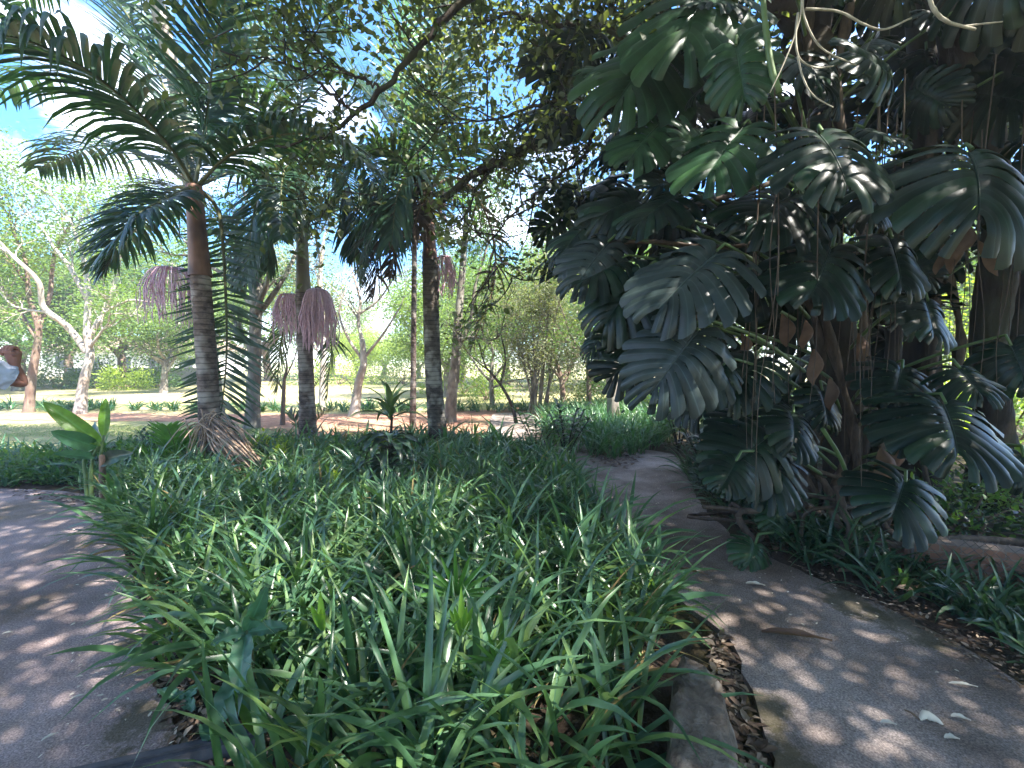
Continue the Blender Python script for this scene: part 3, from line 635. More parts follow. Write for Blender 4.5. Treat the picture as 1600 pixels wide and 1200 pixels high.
def make_tree(name, label, cat, limbs, seed, bark, leaf, lvl=3, L0=1.1, per=26, size=(.07, .12), fuzz=.25, grow_from=None, nchild=(3, 4), up=.12, group=None, origin=None, ratio=.68, crown_dir=None, crown='crown', spread=(.45, .95), rtip=.035):
    """limbs: list of (points, r0, r1, grow?) ; twigs and crown are grown from the limb ends"""
    rng = np.random.default_rng(seed); org = limbs[0][0][0] if origin is None else origin
    org = np.array([org[0], org[1], 0.0])
    t = thing(name, label, cat, org, group); tb = MB(); lb = MB(); tips = []; 
    for i, (pts, r0, r1, g) in enumerate(limbs):
        n = 22; P = resample(pts, n); s = np.linspace(0, 1, n); R = r1 + (r0 - r1) * (1 - s)
        if i == 0: R = R + r0 * .3 * np.exp(-s * 16)
        V, Q, T = tube(P, R, 12 if i == 0 else 8, wob=.05, rng=rng); (tb if i == 0 else lb).add(V, Q, T)
        if g:
            out = []
            starts = [(1.0, 1.0)] + [(q, .8) for q in np.linspace(.45, .9, int(g) - 1)] if g > 1 else [(1.0, 1.0)]
            for q, f in starts:
                j = min(n - 1, int(q * (n - 1))); Tn = unit(P[j] - P[j - 1])
                d = Tn if q == 1.0 else unit(Tn + rng.normal(0, .7, 3) + [0, 0, .3])
                grow(P[j], d, L0 * f, max(r1 * .8, .012), lvl, rng, out, tips, nchild, up, ratio=ratio, spread=spread)
            for P_, R_ in out:
                if R_[0] < .006: 
                    V, Q, T = tube(P_[::2], R_[::2], 3, cap=False)
                else: V, Q, T = tube(P_, R_, 5, cap=False)
                lb.add(V, Q)
    tb.build('trunk', bark, t)
    if lb.n: lb.build('branches', bark, t)
    if per > 0 and tips:
        cb = MB(); leaf_cloud(cb, tips, rng, per, size, fuzz); cb.build(crown, leaf, t)
    return t
def LM(pts, r0, r1, g=0): return (P3(*pts), r0, r1, g)
def base_px(x, y, Y):
    p = at(x, y, Y); p[2] = -.05; return p

# white barked tree on the lawn, left
Y = 13.2
make_tree('garden_tree', 'white barked tree forking low on the lawn behind the broad leaved plant', 'tree',
  [([base_px(124, 640, Y), at(132, 590, Y), at(141, 555, Y), at(136, 520, Y), at(138, 460, Y), at(130, 400, Y)], .14, .06, 2),
   LM([(136, 550, Y), (105, 510, Y - .2), (68, 480, Y - .4), (60, 440, Y - .6), (20, 400, Y - .8)], .10, .05, 3),
   LM([(138, 530, Y), (165, 480, Y + .2), (180, 440, Y + .4), (190, 390, Y + .3)], .08, .04, 3),
   LM([(137, 470, Y), (110, 420, Y), (80, 380, Y)], .07, .04, 2), LM([(160, 490, Y), (200, 470, Y), (235, 472, Y)], .05, .02, 1)],
  101, M['trunk_pale'], M['leaf_light'], lvl=3, L0=1.5, per=22, size=(.07, .13), fuzz=.3)
Y = 13.6
make_tree('garden_tree', 'brown trunked tree at the left edge beside the raised arm', 'tree',
  [([base_px(44, 642, Y), at(50, 590, Y), at(58, 540, Y), at(62, 500, Y)], .13, .08, 0),
   LM([(60, 510, Y), (45, 460, Y), (40, 410, Y), (20, 360, Y)], .08, .04, 3), LM([(62, 505, Y), (78, 460, Y + .3), (85, 400, Y + .5), (110, 350, Y + .5)], .07, .04, 3),
   LM([(58, 530, Y), (20, 470, Y + .4), (-20, 420, Y + .8)], .06, .03, 3)],
  102, M['trunk_brown'], M['leaf_light'], lvl=3, L0=1.6, per=24, size=(.07, .13), fuzz=.32)
Y = 12.6
make_tree('garden_tree', 'mottled white tree with spreading bare limbs in the middle of the lawn', 'tree',
  [([base_px(553, 652, Y), at(560, 600, Y), at(568, 570, Y), at(566, 530, Y)], .15, .075, 0),
   LM([(567, 540, Y), (560, 500, Y), (563, 470, Y), (552, 430, Y)], .065, .03, 2), LM([(568, 560, Y), (600, 520, Y), (625, 480, Y)], .05, .02, 1),
   LM([(565, 560, Y), (545, 530, Y), (530, 490, Y), (540, 450, Y)], .05, .02, 1), LM([(562, 490, Y), (590, 470, Y), (612, 440, Y)], .04, .02, 1), LM([(561, 500, Y), (540, 470, Y), (520, 450, Y)], .035, .015, 1)],
  103, M['trunk_pale'], M['leaf_mid'], lvl=2, L0=.9, per=5, size=(.06, .1), fuzz=.16)
Y = 11.5
make_tree('garden_tree', 'leaning rough barked tree forking right of the right palm', 'tree',
  [([base_px(703, 662, Y), at(706, 620, Y), at(712, 560, Y), at(716, 500, Y), at(722, 430, Y), at(728, 350, Y)], .15, .07, 3),
   LM([(716, 545, Y), (735, 500, Y), (742, 450, Y), (760, 390, Y)], .06, .03, 3), LM([(720, 450, Y), (700, 420, Y), (690, 380, Y)], .04, .02, 2)],
  104, M['trunk_grey'], M['leaf_mid'], lvl=3, L0=1.0, per=20, size=(.06, .11), fuzz=.26)
Y = 11.0
make_tree('garden_tree', 'thin dark leaning tree without low leaves beside the red soil', 'tree',
  [([base_px(808, 665, Y), at(800, 635, Y), at(785, 605, Y), at(765, 580, Y)], .05, .03, 1), LM([(782, 600, Y), (790, 560, Y), (783, 520, Y), (790, 490, Y)], .03, .012, 1), LM([(765, 580, Y), (752, 570, Y), (735, 555, Y)], .02, .01, 1)],
  105, M['trunk_dark'], M['leaf_grey'], lvl=2, L0=.7, per=6, size=(.05, .09), fuzz=.15)
Y = 9.8
make_tree('garden_tree', 'straight mossy trunk standing at the path bend under the grey climbing leaf', 'tree',
  [([base_px(960, 672, Y), at(957, 620, Y), at(955, 560, Y), at(952, 480, Y), at(948, 400, Y), at(945, 320, Y)], .14, .08, 4)],
  106, M['trunk_grey'], M['leaf_fig'], lvl=3, L0=1.0, per=22, size=(.06, .1), fuzz=.25)
Y = 12.0
make_tree('garden_tree', 'young slim tree left of the mossy trunk at the path bend', 'tree',
  [([base_px(920, 650, Y), at(920, 600, Y), at(918, 550, Y), at(922, 510, Y)], .08, .045, 2), LM([(919, 560, Y), (895, 530, Y), (880, 490, Y)], .03, .015, 2), LM([(920, 540, Y), (940, 510, Y), (950, 470, Y)], .03, .015, 2)],
  107, M['trunk_brown'], M['leaf_mid'], lvl=3, L0=.9, per=22, size=(.06, .1), fuzz=.25)
Y = 10.4
make_tree('garden_tree', 'thick grey trunk partly hidden behind the hanging frond of the large palm', 'tree',
  [([base_px(393, 672, Y), at(396, 620, Y), at(398, 560, Y), at(400, 480, Y), at(396, 400, Y)], .16, .11, 4), LM([(398, 500, Y), (440, 440, Y), (470, 380, Y + .5)], .07, .04, 3), LM([(398, 480, Y), (350, 430, Y + .6), (300, 400, Y + 1)], .07, .04, 3)],
  108, M['trunk_grey'], M['leaf_mid'], lvl=3, L0=1.1, per=18, size=(.06, .11), fuzz=.28)
Y = 10.9
make_tree('garden_tree', 'little reddish trunked tree between the large palm and the middle palm', 'tree',
  [([base_px(441, 665, Y), at(443, 620, Y), at(444, 590, Y)], .06, .04, 1), LM([(443, 610, Y), (420, 575, Y), (405, 560, Y)], .025, .012, 1), LM([(444, 595, Y), (460, 560, Y), (468, 530, Y)], .02, .01, 1)],
  109, M['trunk_brown'], M['leaf_light'], lvl=2, L0=.6, per=14, size=(.05, .09), fuzz=.18)
Y = 14.5
make_tree('garden_tree', 'tall slim tree with a white trunk seen between the palms', 'tree',
  [([base_px(503, 640, Y), at(504, 590, Y), at(506, 520, Y), at(500, 440, Y), at(505, 380, Y)], .10, .06, 4), LM([(504, 560, Y), (480, 520, Y), (470, 470, Y)], .04, .02, 2)],
  110, M['trunk_pale'], M['leaf_grey'], lvl=3, L0=1.2, per=14, size=(.07, .12), fuzz=.3)
# many stemmed pale shrub in the centre
lim = []
rs = np.random.default_rng(77)
for k in range(11):
    a = rs.uniform(0, 6.28); e = rs.uniform(.3, 1.2); b = base_px(838 + rs.normal(0, 6), 660, 13.0)
    lim.append(([b, b + [math.cos(a) * .3 * e, math.sin(a) * .2, 1.0], b + [math.cos(a) * 1.0 * e, math.sin(a) * .6, 2.3 + rs.random()]], .045, .02, 3))
make_tree('shrub_tree', 'pale many stemmed shrub with airy grey green twigs behind the path bend', 'shrub', lim, 111, M['trunk_grey'], M['leaf_grey'], lvl=3, L0=.9, per=11, size=(.05, .09), fuzz=.22)
for i, (x, Y, h, lf, lab) in enumerate([(770, 15.5, 3.4, 'leaf_light', 'light green bushy tree behind the leaning rough barked tree'), (880, 14.5, 3.8, 'leaf_grey', 'grey green tree with fine leaves behind the young slim tree'),
        (1000, 14.0, 3.6, 'leaf_light', 'pale tree seen left of the hanging grey climbing leaf'), (1060, 12.0, 3.2, 'leaf_grey', 'thin pale tree in the wood beyond the climbing plant'), (830, 19, 5.2, 'leaf_light', 'tall light green tree rising in the middle behind the shrubs'),
        (1180, 13.0, 3.6, 'leaf_light', 'sunlit tree seen through gaps in the dark climbing plant'), (1400, 11.0, 3.0, 'leaf_mid', 'sunny green tree behind the dark trunks'), (1560, 10.0, 2.8, 'leaf_yellow', 'bright yellow green tree behind the leaning dark trunk at the right')]):
    b = base_px(x, 640, Y); 
    make_tree('wood_tree', lab, 'tree', [([b, b + [rs.normal(0, .15), 0, h * .25], b + [rs.normal(0, .25), 0, h * .5]], .10, .06, 3), ([b + [0, 0, h * .3], b + [.5, .2, h * .5], b + [.9, .2, h * .7]], .05, .03, 2), ([b + [0, 0, h * .25], b + [-.5, -.1, h * .42], b + [-.9, -.2, h * .6]], .05, .03, 2)],
      200 + i, M['trunk_brown' if i % 2 else 'trunk_grey'], M[lf], lvl=3, L0=h * .34, per=20, size=(.07, .12), fuzz=.28, spread=(.5, 1.2), up=.05)

# far trees: three kinds, copied over the end of the garden
def far_kind(name, label, seed, leaf, bark, h, size, per, L0):
    per = int(per * 1.9); size = (size[0] * .72, size[1] * .72)
    r = np.random.default_rng(seed); b = np.array([0, 0, -.05]); lim = [([b, b + [.1, 0, h * .18], b + [.2, .1, h * .34]], .28, .18, 0)]
    for k in range(5):
        a = k * 1.26 + r.uniform(-.3, .3); lim.append(([b + [.15, .05, h * (.2 + .04 * k)], b + [math.cos(a) * h * .14, math.sin(a) * h * .14, h * .42], b + [math.cos(a) * h * .26, math.sin(a) * h * .26, h * (.5 + .12 * r.random())]], .13, .07, 3))
    return make_tree(name, label, 'tree', lim, seed, bark, leaf, lvl=3, L0=L0, per=per, size=size, fuzz=.55, group='trees beyond the far lawn', spread=(.5, 1.15), up=.03)
kinds = [far_kind('park_tree', 'broad pale green tree', 301, M['leaf_light'], M['trunk_grey'], 8.0, (.20, .34), 16, 2.2),
         far_kind('park_tree', 'mid green tree', 302, M['leaf_mid'], M['trunk_brown'], 7.5, (.18, .32), 18, 2.1),
         far_kind('park_tree', 'yellow green tree', 303, M['leaf_yellow'], M['trunk_grey'], 5.0, (.16, .28), 16, 1.5)]
spots = [(30, 24, 0, 1.0, 'broad pale crown beyond the lawn above the raised arm'), (190, 27, 1, .95, 'green tree beyond the lawn right of the white barked tree'), (-90, 20, 1, .9, 'tree beyond the lawn half cut by the left edge'), (110, 33, 1, 1.1, 'dark green tree far behind the white barked tree'),
         (255, 22, 0, .62, 'small pale tree by the far pale wall'), (330, 30, 0, 1.15, 'pale crown filling the gap behind the large palm'), (420, 36, 1, 1.2, 'far green crown seen between the large and the middle palm'), (520, 46, 0, 1.0, 'distant pale tree beyond the lawn left of the mottled tree'),
         (600, 44, 2, .9, 'yellow green tree at the far end of the lawn behind the mottled tree'), (560, 38, 2, .72, 'low yellow green tree left of the thin pale trunk'), (655, 40, 2, .8, 'sunny yellow green tree between thin pale trunk and right palm'), (720, 32, 0, 1.0, 'pale crown behind the forking tree right of the palms'),
         (790, 28, 1, 1.05, 'green crown above the many stemmed shrub'), (860, 36, 0, 1.15, 'pale far tree above the path bend'), (930, 24, 1, .95, 'green tree behind the mossy trunk'), (1010, 30, 0, 1.2, 'far pale tree left of the climbing plant'),
         (1120, 24, 1, 1.1, 'green tree glimpsed through the left of the climbing plant'), (1290, 20, 0, 1.0, 'pale tree glimpsed between the dark trunks'), (1420, 22, 2, 1.3, 'bright tree glimpsed right of the dark trunks'), (1560, 18, 0, 1.0, 'light green tree behind the right edge trunk'), (1700, 16, 1, 1.0, 'green tree beyond the right edge'),
         (700, 20, 0, .7, 'smaller pale tree behind the right palm')]
behind = [((-10, -10), 1, .8, 'green tree added out of view behind the viewpoint on the left to block sky light'), ((8, -8.5), 1, 1.0, 'green tree added out of view behind the viewpoint on the right to block sky light'), ((12, -2), 0, .95, 'pale tree added out of view beside the right path to block sky light'), ((-4, -15), 1, 1.2, 'tall tree added out of view far behind the viewpoint to block sky light')]  # unseen trees added to cut the sky light from behind
for i, ((x, y), k, s, lab) in enumerate(behind):
    o = copy_tree(kinds[k]); o.location = (x, y, 0); o.rotation_euler = (0, 0, i * 2.1 + 1); o.scale = (s, s, s); o['label'] = lab; o['group'] = 'trees added behind the viewpoint to block sky light'
for i, (x, Y, k, s, lab) in enumerate(spots):
    used = kinds[k]; first = not used.get('placed')
    o = used if first else copy_tree(used)
    used['placed'] = 1; 
    p = at(x, 600, Y); o.location = (p[0], p[1], 0); o.rotation_euler = (0, 0, i * 1.7); o.scale = (s, s, s * (1 + .08 * math.sin(i * 2.3))); o['label'] = lab
for o in bpy.data.objects:
    if 'placed' in o: del o['placed']

# bushes
def bush(name, label, cat, c, rad, n, size, mat, seed, group=None, tm=HEX, tq=HEXQ, stems=7, width=.6):
    r = np.random.default_rng(seed); c = np.array([c[0], c[1], 0.]); t = thing(name, label, cat, c, group)
    nt_ = max(12, n // 14); D = unit(r.normal(0, 1, (nt_, 3)) * [1, 1, .8]); D[:, 2] = np.abs(D[:, 2])
    tip = D * (r.uniform(.35, 1, (nt_, 1)) ** .5) * np.array(rad) * r.uniform(.75, 1.1, (nt_, 1)) + c + [0, 0, .05]
    k = r.integers(0, nt_, n); pos = tip[k] + r.normal(0, .16, (n, 3)) * np.array(rad).mean() * .8; pos[:, 2] = np.maximum(pos[:, 2], .02)
    Dd = D[k] + r.normal(0, .7, (n, 3)); Nn = r.normal(0, .5, (n, 3)) + [0, 0, 1]
    mb = MB(); scatter(mb, tm, tq, pos, Dd, Nn, r.uniform(*size, n), width); mb.build('foliage', mat, t)
    sb = MB()
    for i in range(min(stems, nt_)):
        V, Q, T = tube(resample([c + [r.normal(0, .05), r.normal(0, .05), 0], (c + tip[i]) / 2 + [0, 0, .1 * rad[2]], tip[i]], 6), np.linspace(.02, .005, 6) * (rad[2] ** .5), 5, cap=False); sb.add(V, Q)
    sb.build('stem', M['trunk_brown'], t); return t
hb = [(1200, 7.2, 1.9, 'leaf_dark', 'dark glossy bush deep behind the climbing plant'), (1310, 6.6, 1.7, 'leaf_dark', 'dark bush behind the foot of the huge tree'), (1120, 8.6, 1.8, 'leaf_dark', 'dark bush beyond the low split leaves left of the huge tree'), (150, 26, 1.6, 'leaf_mid', 'low green bush across the lawn behind the white barked tree'), (195, 25, 1.3, 'leaf_yellow', 'bright bush across the lawn near the pale wall'), (90, 27, 1.4, 'leaf_light', 'low bush across the lawn left of the white trunk'), (20, 27, 1.6, 'leaf_mid', 'green bush across the lawn behind the raised arm'),
      (245, 27, 1.2, 'leaf_mid', 'small bush below the far pale wall'), (530, 30, 2.6, 'leaf_yellow', 'tall sunny hedge bush left of the mottled tree'), (585, 32, 2.7, 'leaf_yellow', 'round sunny hedge bush behind the drooping leaved plant'), (630, 31, 2.3, 'leaf_light', 'light green hedge bush left of the right palm'), (725, 22, 2.1, 'leaf_yellow', 'yellow green bush right of the right palm'),
      (480, 31, 2.2, 'leaf_mid', 'green hedge bush seen behind the middle palm'), (760, 18, 1.5, 'leaf_light', 'sunny bush left of the many stemmed shrub'), (880, 16, 1.5, 'leaf_grey', 'dusty grey green bush behind the path bend'), (945, 15, 1.4, 'leaf_light', 'light bush behind the mossy trunk'), (1010, 13, 1.1, 'leaf_yellow', 'yellow green bush beyond the drooping grey leaf'),
      (1110, 10, 1.3, 'leaf_grey', 'grey green bush left behind the climbing plant'), (1270, 9, 1.3, 'leaf_light', 'sunlit bush behind the tangled roots'), (1450, 8, 1.5, 'leaf_yellow', 'bright bush seen between the dark trunks'), (1580, 7.5, 1.6, 'leaf_light', 'light green bush behind the right edge'), (1680, 8.5, 2.2, 'leaf_yellow', 'bright bush just beyond the right edge'), (1370, 11, 2.4, 'leaf_light', 'tall light bush behind the two dark trunks')]
for i, (x, Y, h, m_, lab) in enumerate(hb):
    p = at(x, 600, Y); w = h * (1.1 if Y > 20 else .75)
    bush('bush', lab, 'bush', p, (w, w * .8, h), 1500, (.10, .2) if Y > 20 else (.06, .13), M[m_], 400 + i, 'bushes round the far side of the garden')
# leafy band left of the bed
for i, (x, y, h, m_, lab) in enumerate([(1510, 842, .55, 'leaf_mid', 'low green shrub behind the terracotta wall'), (1620, 850, .6, 'leaf_light', 'light green low shrub at the right edge behind the wire'), (1450, 830, .5, 'leaf_dark', 'dark low shrub at the foot of the leaning trunk'), (1570, 800, .8, 'leaf_light', 'sunlit shrub behind the leaning dark trunk'), (75, 752, .38, 'leaf_mid', 'low leafy shrub at the far left end of the path'), (190, 738, .40, 'leaf_mid', 'small leafy bush behind the broad leaved plant'), (245, 722, .4, 'leaf_dark', 'dark small bush left of the large palm trunk'), (20, 742, .34, 'leaf_light', 'pale low shrub at the left edge behind the path'), (420, 720, .35, 'leaf_yellow', 'yellow green tuft right of the large palm trunk'), (130, 742, .33, 'leaf_dark', 'low dark shrub at the corner of the left path')]):
    p = gr(x, y); bush('low_shrub', lab, 'shrub', p, (h * 1.5, h, h), 700, (.04, .09), M[m_], 450 + i)

# far pale building wall and low wall at the left
mb = MB(); 
def box(mb, c, s, rz=0, m=0):
    x, y, z = np.array(s) / 2; V = np.array([[a, b, d] for a in (-x, x) for b in (-y, y) for d in (-z, z)])
    R = np.array([[math.cos(rz), -math.sin(rz), 0], [math.sin(rz), math.cos(rz), 0], [0, 0, 1]]); V = V @ R.T + c
    mb.add(V, [[0, 1, 3, 2], [4, 6, 7, 5], [0, 4, 5, 1], [2, 3, 7, 6], [0, 2, 6, 4], [1, 5, 7, 3]], m=m); return mb
M['plaster'] = bark_mat('plaster', (.62, .60, .56), (.75, .73, .70), None, 3, (1, 1, 1), bstr=.1)
M['grey_wall'] = bark_mat('grey_wall', (.30, .29, .28), (.42, .41, .39), None, 4, (1, 1, 1), bstr=.3)
M['roof'] = bark_mat('roof', (.25, .17, .13), (.35, .25, .2), None, 4, (1, 1, 1), bstr=.3)
M['glass'] = bark_mat('dark_pane', (.05, .06, .07), (.08, .09, .1), None, 1, rough=.2, bstr=0)
p = at(235, 600, 48); bt = thing('house', 'pale plastered house behind the trees beyond the lawn', 'house', (p[0], p[1], 0))
box(MB(), p * [1, 1, 0] + [0, 0, 1.4], (17, 6, 2.8)).build('wall', M['plaster'], bt, smooth=False)
rb = MB(); o_ = p * [1, 1, 0]; rb.add([o_ + [-9, -3.6, 2.8], o_ + [9, -3.6, 2.8], o_ + [9, 3.6, 2.8], o_ + [-9, 3.6, 2.8], o_ + [-8, 0, 4.4], o_ + [8, 0, 4.4]], Q=[[0, 1, 5, 4], [2, 3, 4, 5], [0, 3, 2, 1]], T=[[0, 4, 3], [1, 2, 5]]); rb.build('roof', M['roof'], bt, smooth=False)
for k in range(5): box(MB(), o_ + [-6.5 + 3.2 * k, -3.02, 1.5], (1.3, .08, 1.1)).build('window', M['glass'], bt, smooth=False)
p = at(215, 600, 30); wb = MB(); box(wb, [p[0], p[1], .55], (9, .25, 1.1), .05); box(wb, [p[0], p[1], 1.13], (9.1, .35, .06), .05); tag(wb.build('garden_wall', M['grey_wall'], origin=(p[0], p[1], 0), smooth=False), 'low grey wall in front of the pale house', 'wall')

# ================================================================== THE DARK TREE WITH THE CLIMBER
ft = thing('fig_tree', 'huge dark tree with several trunks carrying the climbing plant and a long mossy limb', 'tree', gr(1345, 842))
YT = 4.4
trunks = [
 ([base_px(1330, 838, YT), at(1322, 700, YT), at(1310, 560, YT), at(1290, 400, YT), at(1270, 200, YT + .2), at(1280, -60, YT + .3), at(1270, -330, YT + .4)], .20, .10),
 ([base_px(1425, 832, YT + .3), at(1430, 700, YT + .3), at(1440, 560, YT + .3), at(1430, 400, YT + .4), at(1450, 200, YT + .4), at(1440, -60, YT + .5), at(1500, -300, YT + .4)], .18, .10),
 ([base_px(1550, 800, YT + .2), at(1550, 640, YT + .2), at(1545, 520, YT + .1), at(1560, 400, YT), at(1550, 250, YT - .1), at(1490, 80, YT - .2), at(1470, -120, YT)], .16, .10),
 ([at(1550, 590, YT + .2), at(1590, 520, YT + .2), at(1640, 380, YT + .3), at(1690, 200, YT + .5)], .15, .10),
 ([base_px(1370, 842, YT - .1), at(1372, 700, YT - .1), at(1395, 560, YT), at(1400, 380, YT + .2)], .09, .06),
]
for pts, r0, r1 in trunks:
    rng_ = np.random.default_rng(int(abs(pts[0][0]) * 100)); P = resample(pts, 40); s = np.linspace(0, 1, 40)
    R = (r1 + (r0 - r1) * (1 - s)) * (1 + .10 * np.sin(s * 23 + pts[0][0])) + r0 * .6 * np.exp(-s * 18)
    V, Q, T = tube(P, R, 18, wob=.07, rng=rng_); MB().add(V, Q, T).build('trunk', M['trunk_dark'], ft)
limbs = [
 ([(1290, 60, 4.5), (1180, 130, 4.7), (1060, 118, 5.0), (980, 150, 5.2), (900, 190, 5.4), (820, 232, 5.5), (750, 270, 5.6), (690, 312, 5.7)], .15, .045),
 ([(1150, -60, 4.6), (1030, -50, 4.8), (900, -50, 4.9), (790, -30, 5.0), (722, 6, 5.0), (640, 90, 5.0), (590, 150, 5.0), (545, 190, 5.1), (500, 215, 5.2), (430, 228, 5.3)], .075, .012),
 ([(1080, 60, 5.0), (1030, 62, 5.0), (985, 66, 5.1), (940, 45, 5.1), (870, 38, 5.2), (800, 22, 5.3), (740, 40, 5.3)], .05, .012),
 ([(1000, 142, 5.2), (940, 150, 5.1), (860, 160, 5.2), (760, 188, 5.4), (690, 180, 5.5)], .03, .008),
 ([(985, -40, 5.2), (960, 0, 5.3), (930, 45, 5.4), (870, 110, 5.4)], .04, .012),
 ([(930, 190, 5.3), (915, 240, 5.3), (880, 270, 5.3), (830, 310, 5.3), (790, 345, 5.3)], .03, .008),
 ([(760, 268, 5.6), (735, 320, 5.6), (745, 360, 5.6), (775, 395, 5.6), (800, 440, 5.6)], .018, .005),
 ([(560, 180, 5.1), (470, 110, 5.0), (400, 90, 4.9), (330, 110, 4.8)], .02, .006),
 ([(600, 140, 5.0), (520, 100, 4.9), (450, 30, 4.8)], .02, .006),
 ([(1100, 100, 4.9), (1040, 20, 4.9), (1000, -40, 4.9), (960, -150, 4.7)], .08, .05),
 ([(1180, 130, 4.7), (1110, 60, 4.4), (1090, -40, 4.0), (1040, -260, 3.2)], .08, .05),
]
tips = []; lrng = np.random.default_rng(9)
twb = MB()
for li_, (pts, r0, r1) in enumerate(limbs):
    P = resample(P3(*pts), 48); P[1:-1] += lrng.normal(0, .012, (46, 3)); R = np.linspace(r0, r1, 48) * (1 + .1 * lrng.standard_normal(48))
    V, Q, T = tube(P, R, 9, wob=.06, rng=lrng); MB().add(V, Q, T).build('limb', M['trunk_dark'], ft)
    for j in range(6, 48, 6 if li_ in (1, 7, 8) else 4 if li_ == 10 else 3):
        out = []; d = unit(lrng.normal(0, 1, 3) + [0, 0, .2] + unit(P[j] - P[j - 3]) * .8)
        grow(P[j], d, lrng.uniform(.35, .8), .012, 1, lrng, out, tips, (2, 4))
        for P_, R_ in out: V, Q, T = tube(P_, np.minimum(R_, .01), 4, cap=False); twb.add(V, Q)
twb.build('twigs', M['trunk_dark'], ft)
cb = MB(); leaf_cloud(cb, tips, lrng, 16, (.06, .115), .12, HEX, HEXQ, .75, .5)
# canopy layers reached by higher branches: visible leafy ceiling and unseen layers put there to shade the paths
def canopy_tips(n, lo, hi, rng, keep=None):
    P = rng.uniform(lo, hi, (n, 3)); 
    if keep is not None: P = P[keep(P)]
    out = []
    for p in P:
        d = unit(rng.normal(0, 1, 3) + [0, 0, -.1]); out.append(p + d * np.linspace(0, .55, 7)[:, None] + rng.normal(0, .02, (7, 3)))
    return out
crng = np.random.default_rng(31)
def visible_gap(P):       # more open where sky shows between the limb and the palms
    return crng.random(len(P)) < .9
ct = canopy_tips(5000, (-3.6, -5.0, 6.0), (11, 5.2, 8.2), crng)
def lets_light(t_):
    q = t_[3] - np.array(SUN_DIR) * (t_[3][2] / SUN_DIR.z); return inside(q[None, :2], bed)[0]
ct = [t_ for t_ in ct if not (lets_light(t_) and crng.random() < .6)]  # crown thinned where its shadow would land, to brighten the bed
leaf_cloud(cb, ct, crng, 34, (.09, .16), .26, DIA, DIAQ, .6, .3)
for t_ in ct[::3]:
    V, Q, T = tube(t_, np.linspace(.012, .004, 7), 4, cap=False); cb_t = twb
ct += canopy_tips(650, (0.0, -4.0, 4.6), (9.5, 1.2, 5.9), crng)  # unseen lower layer added to dim the sky light on the climber
ct2 = []
for (x0, y0, x1, y1, Ya, Yb, n) in [(700, -60, 1080, 110, 5.0, 7.5, 90), (560, -60, 720, 40, 5.0, 7.0, 16), (700, 90, 1020, 230, 6, 8.5, 46), (310, -60, 560, 50, 4.2, 5.4, 11), (560, 40, 760, 260, 5.2, 7.0, 14), (760, 200, 900, 330, 6.2, 8, 11), (880, 240, 1000, 420, 6.3, 8, 14), (430, 240, 560, 330, 4.8, 5.6, 14), (1180, -80, 1660, 200, 5.0, 7.0, 130), (1080, 180, 1660, 420, 5.2, 6.8, 90), (1060, 400, 1460, 620, 5.4, 7.0, 60)]:
    for _ in range(n):
        Yq = crng.uniform(Ya, Yb); p = at(crng.uniform(x0, x1), crng.uniform(y0, y1), Yq); d = unit(crng.normal(0, 1, 3) - [0, 0, .3]); ct2.append(p + d * np.linspace(0, .5, 7)[:, None])
leaf_cloud(cb, ct2, crng, 24, (.06, .125), .19, HEX, HEXQ, .72, .5)
cb.build('crown', M['leaf_fig'], ft)
tb2 = MB()
for t_ in ct2 + ct[::2]:
    V, Q, T = tube(t_, np.linspace(.009, .003, 7), 3, cap=False); tb2.add(V, Q)
# feeder branches up through the ceiling
for a, b in [((2.9, 4.6, 5.0), (-3.5, 2.5, 7.2)), ((2.9, 4.6, 5.5), (0, -3.0, 7.5)), ((3.3, 4.6, 5.5), (5.5, -3.0, 7.4)), ((3.0, 4.6, 5.2), (-2.5, -1.0, 7.0)), ((3.9, 4.8, 5.5), (8.5, 2.0, 7.6)), ((2.9, 4.6, 5.2), (-4.5, 4.6, 6.9))]:
    a = np.array(a); b = np.array(b); P = resample([a, a * .6 + b * .4 + [0, 0, .9], b], 24); V, Q, T = tube(P, np.linspace(.12, .03, 24), 8, wob=.05, rng=crng); tb2.add(V, Q, T)
tb2.build('branches', M['trunk_dark'], ft)

# hanging moss tufts under the limb are part of the tree
mo = MB(); P = resample(P3(*limbs[0][0][2:]), 60)
for i in range(120):
    j = crng.integers(0, 60); p = P[j] + crng.normal(0, .03, 3); l = crng.uniform(.06, .3)
    V, Q, T = tube([p, p + [crng.normal(0, .02), crng.normal(0, .02), -l * .5], p + [crng.normal(0, .03), crng.normal(0, .03), -l]], [.005, .004, .001], 3, cap=False); mo.add(V, Q)
tag(mo.build('moss', M['leaf_fig'], ft), kind='stuff')

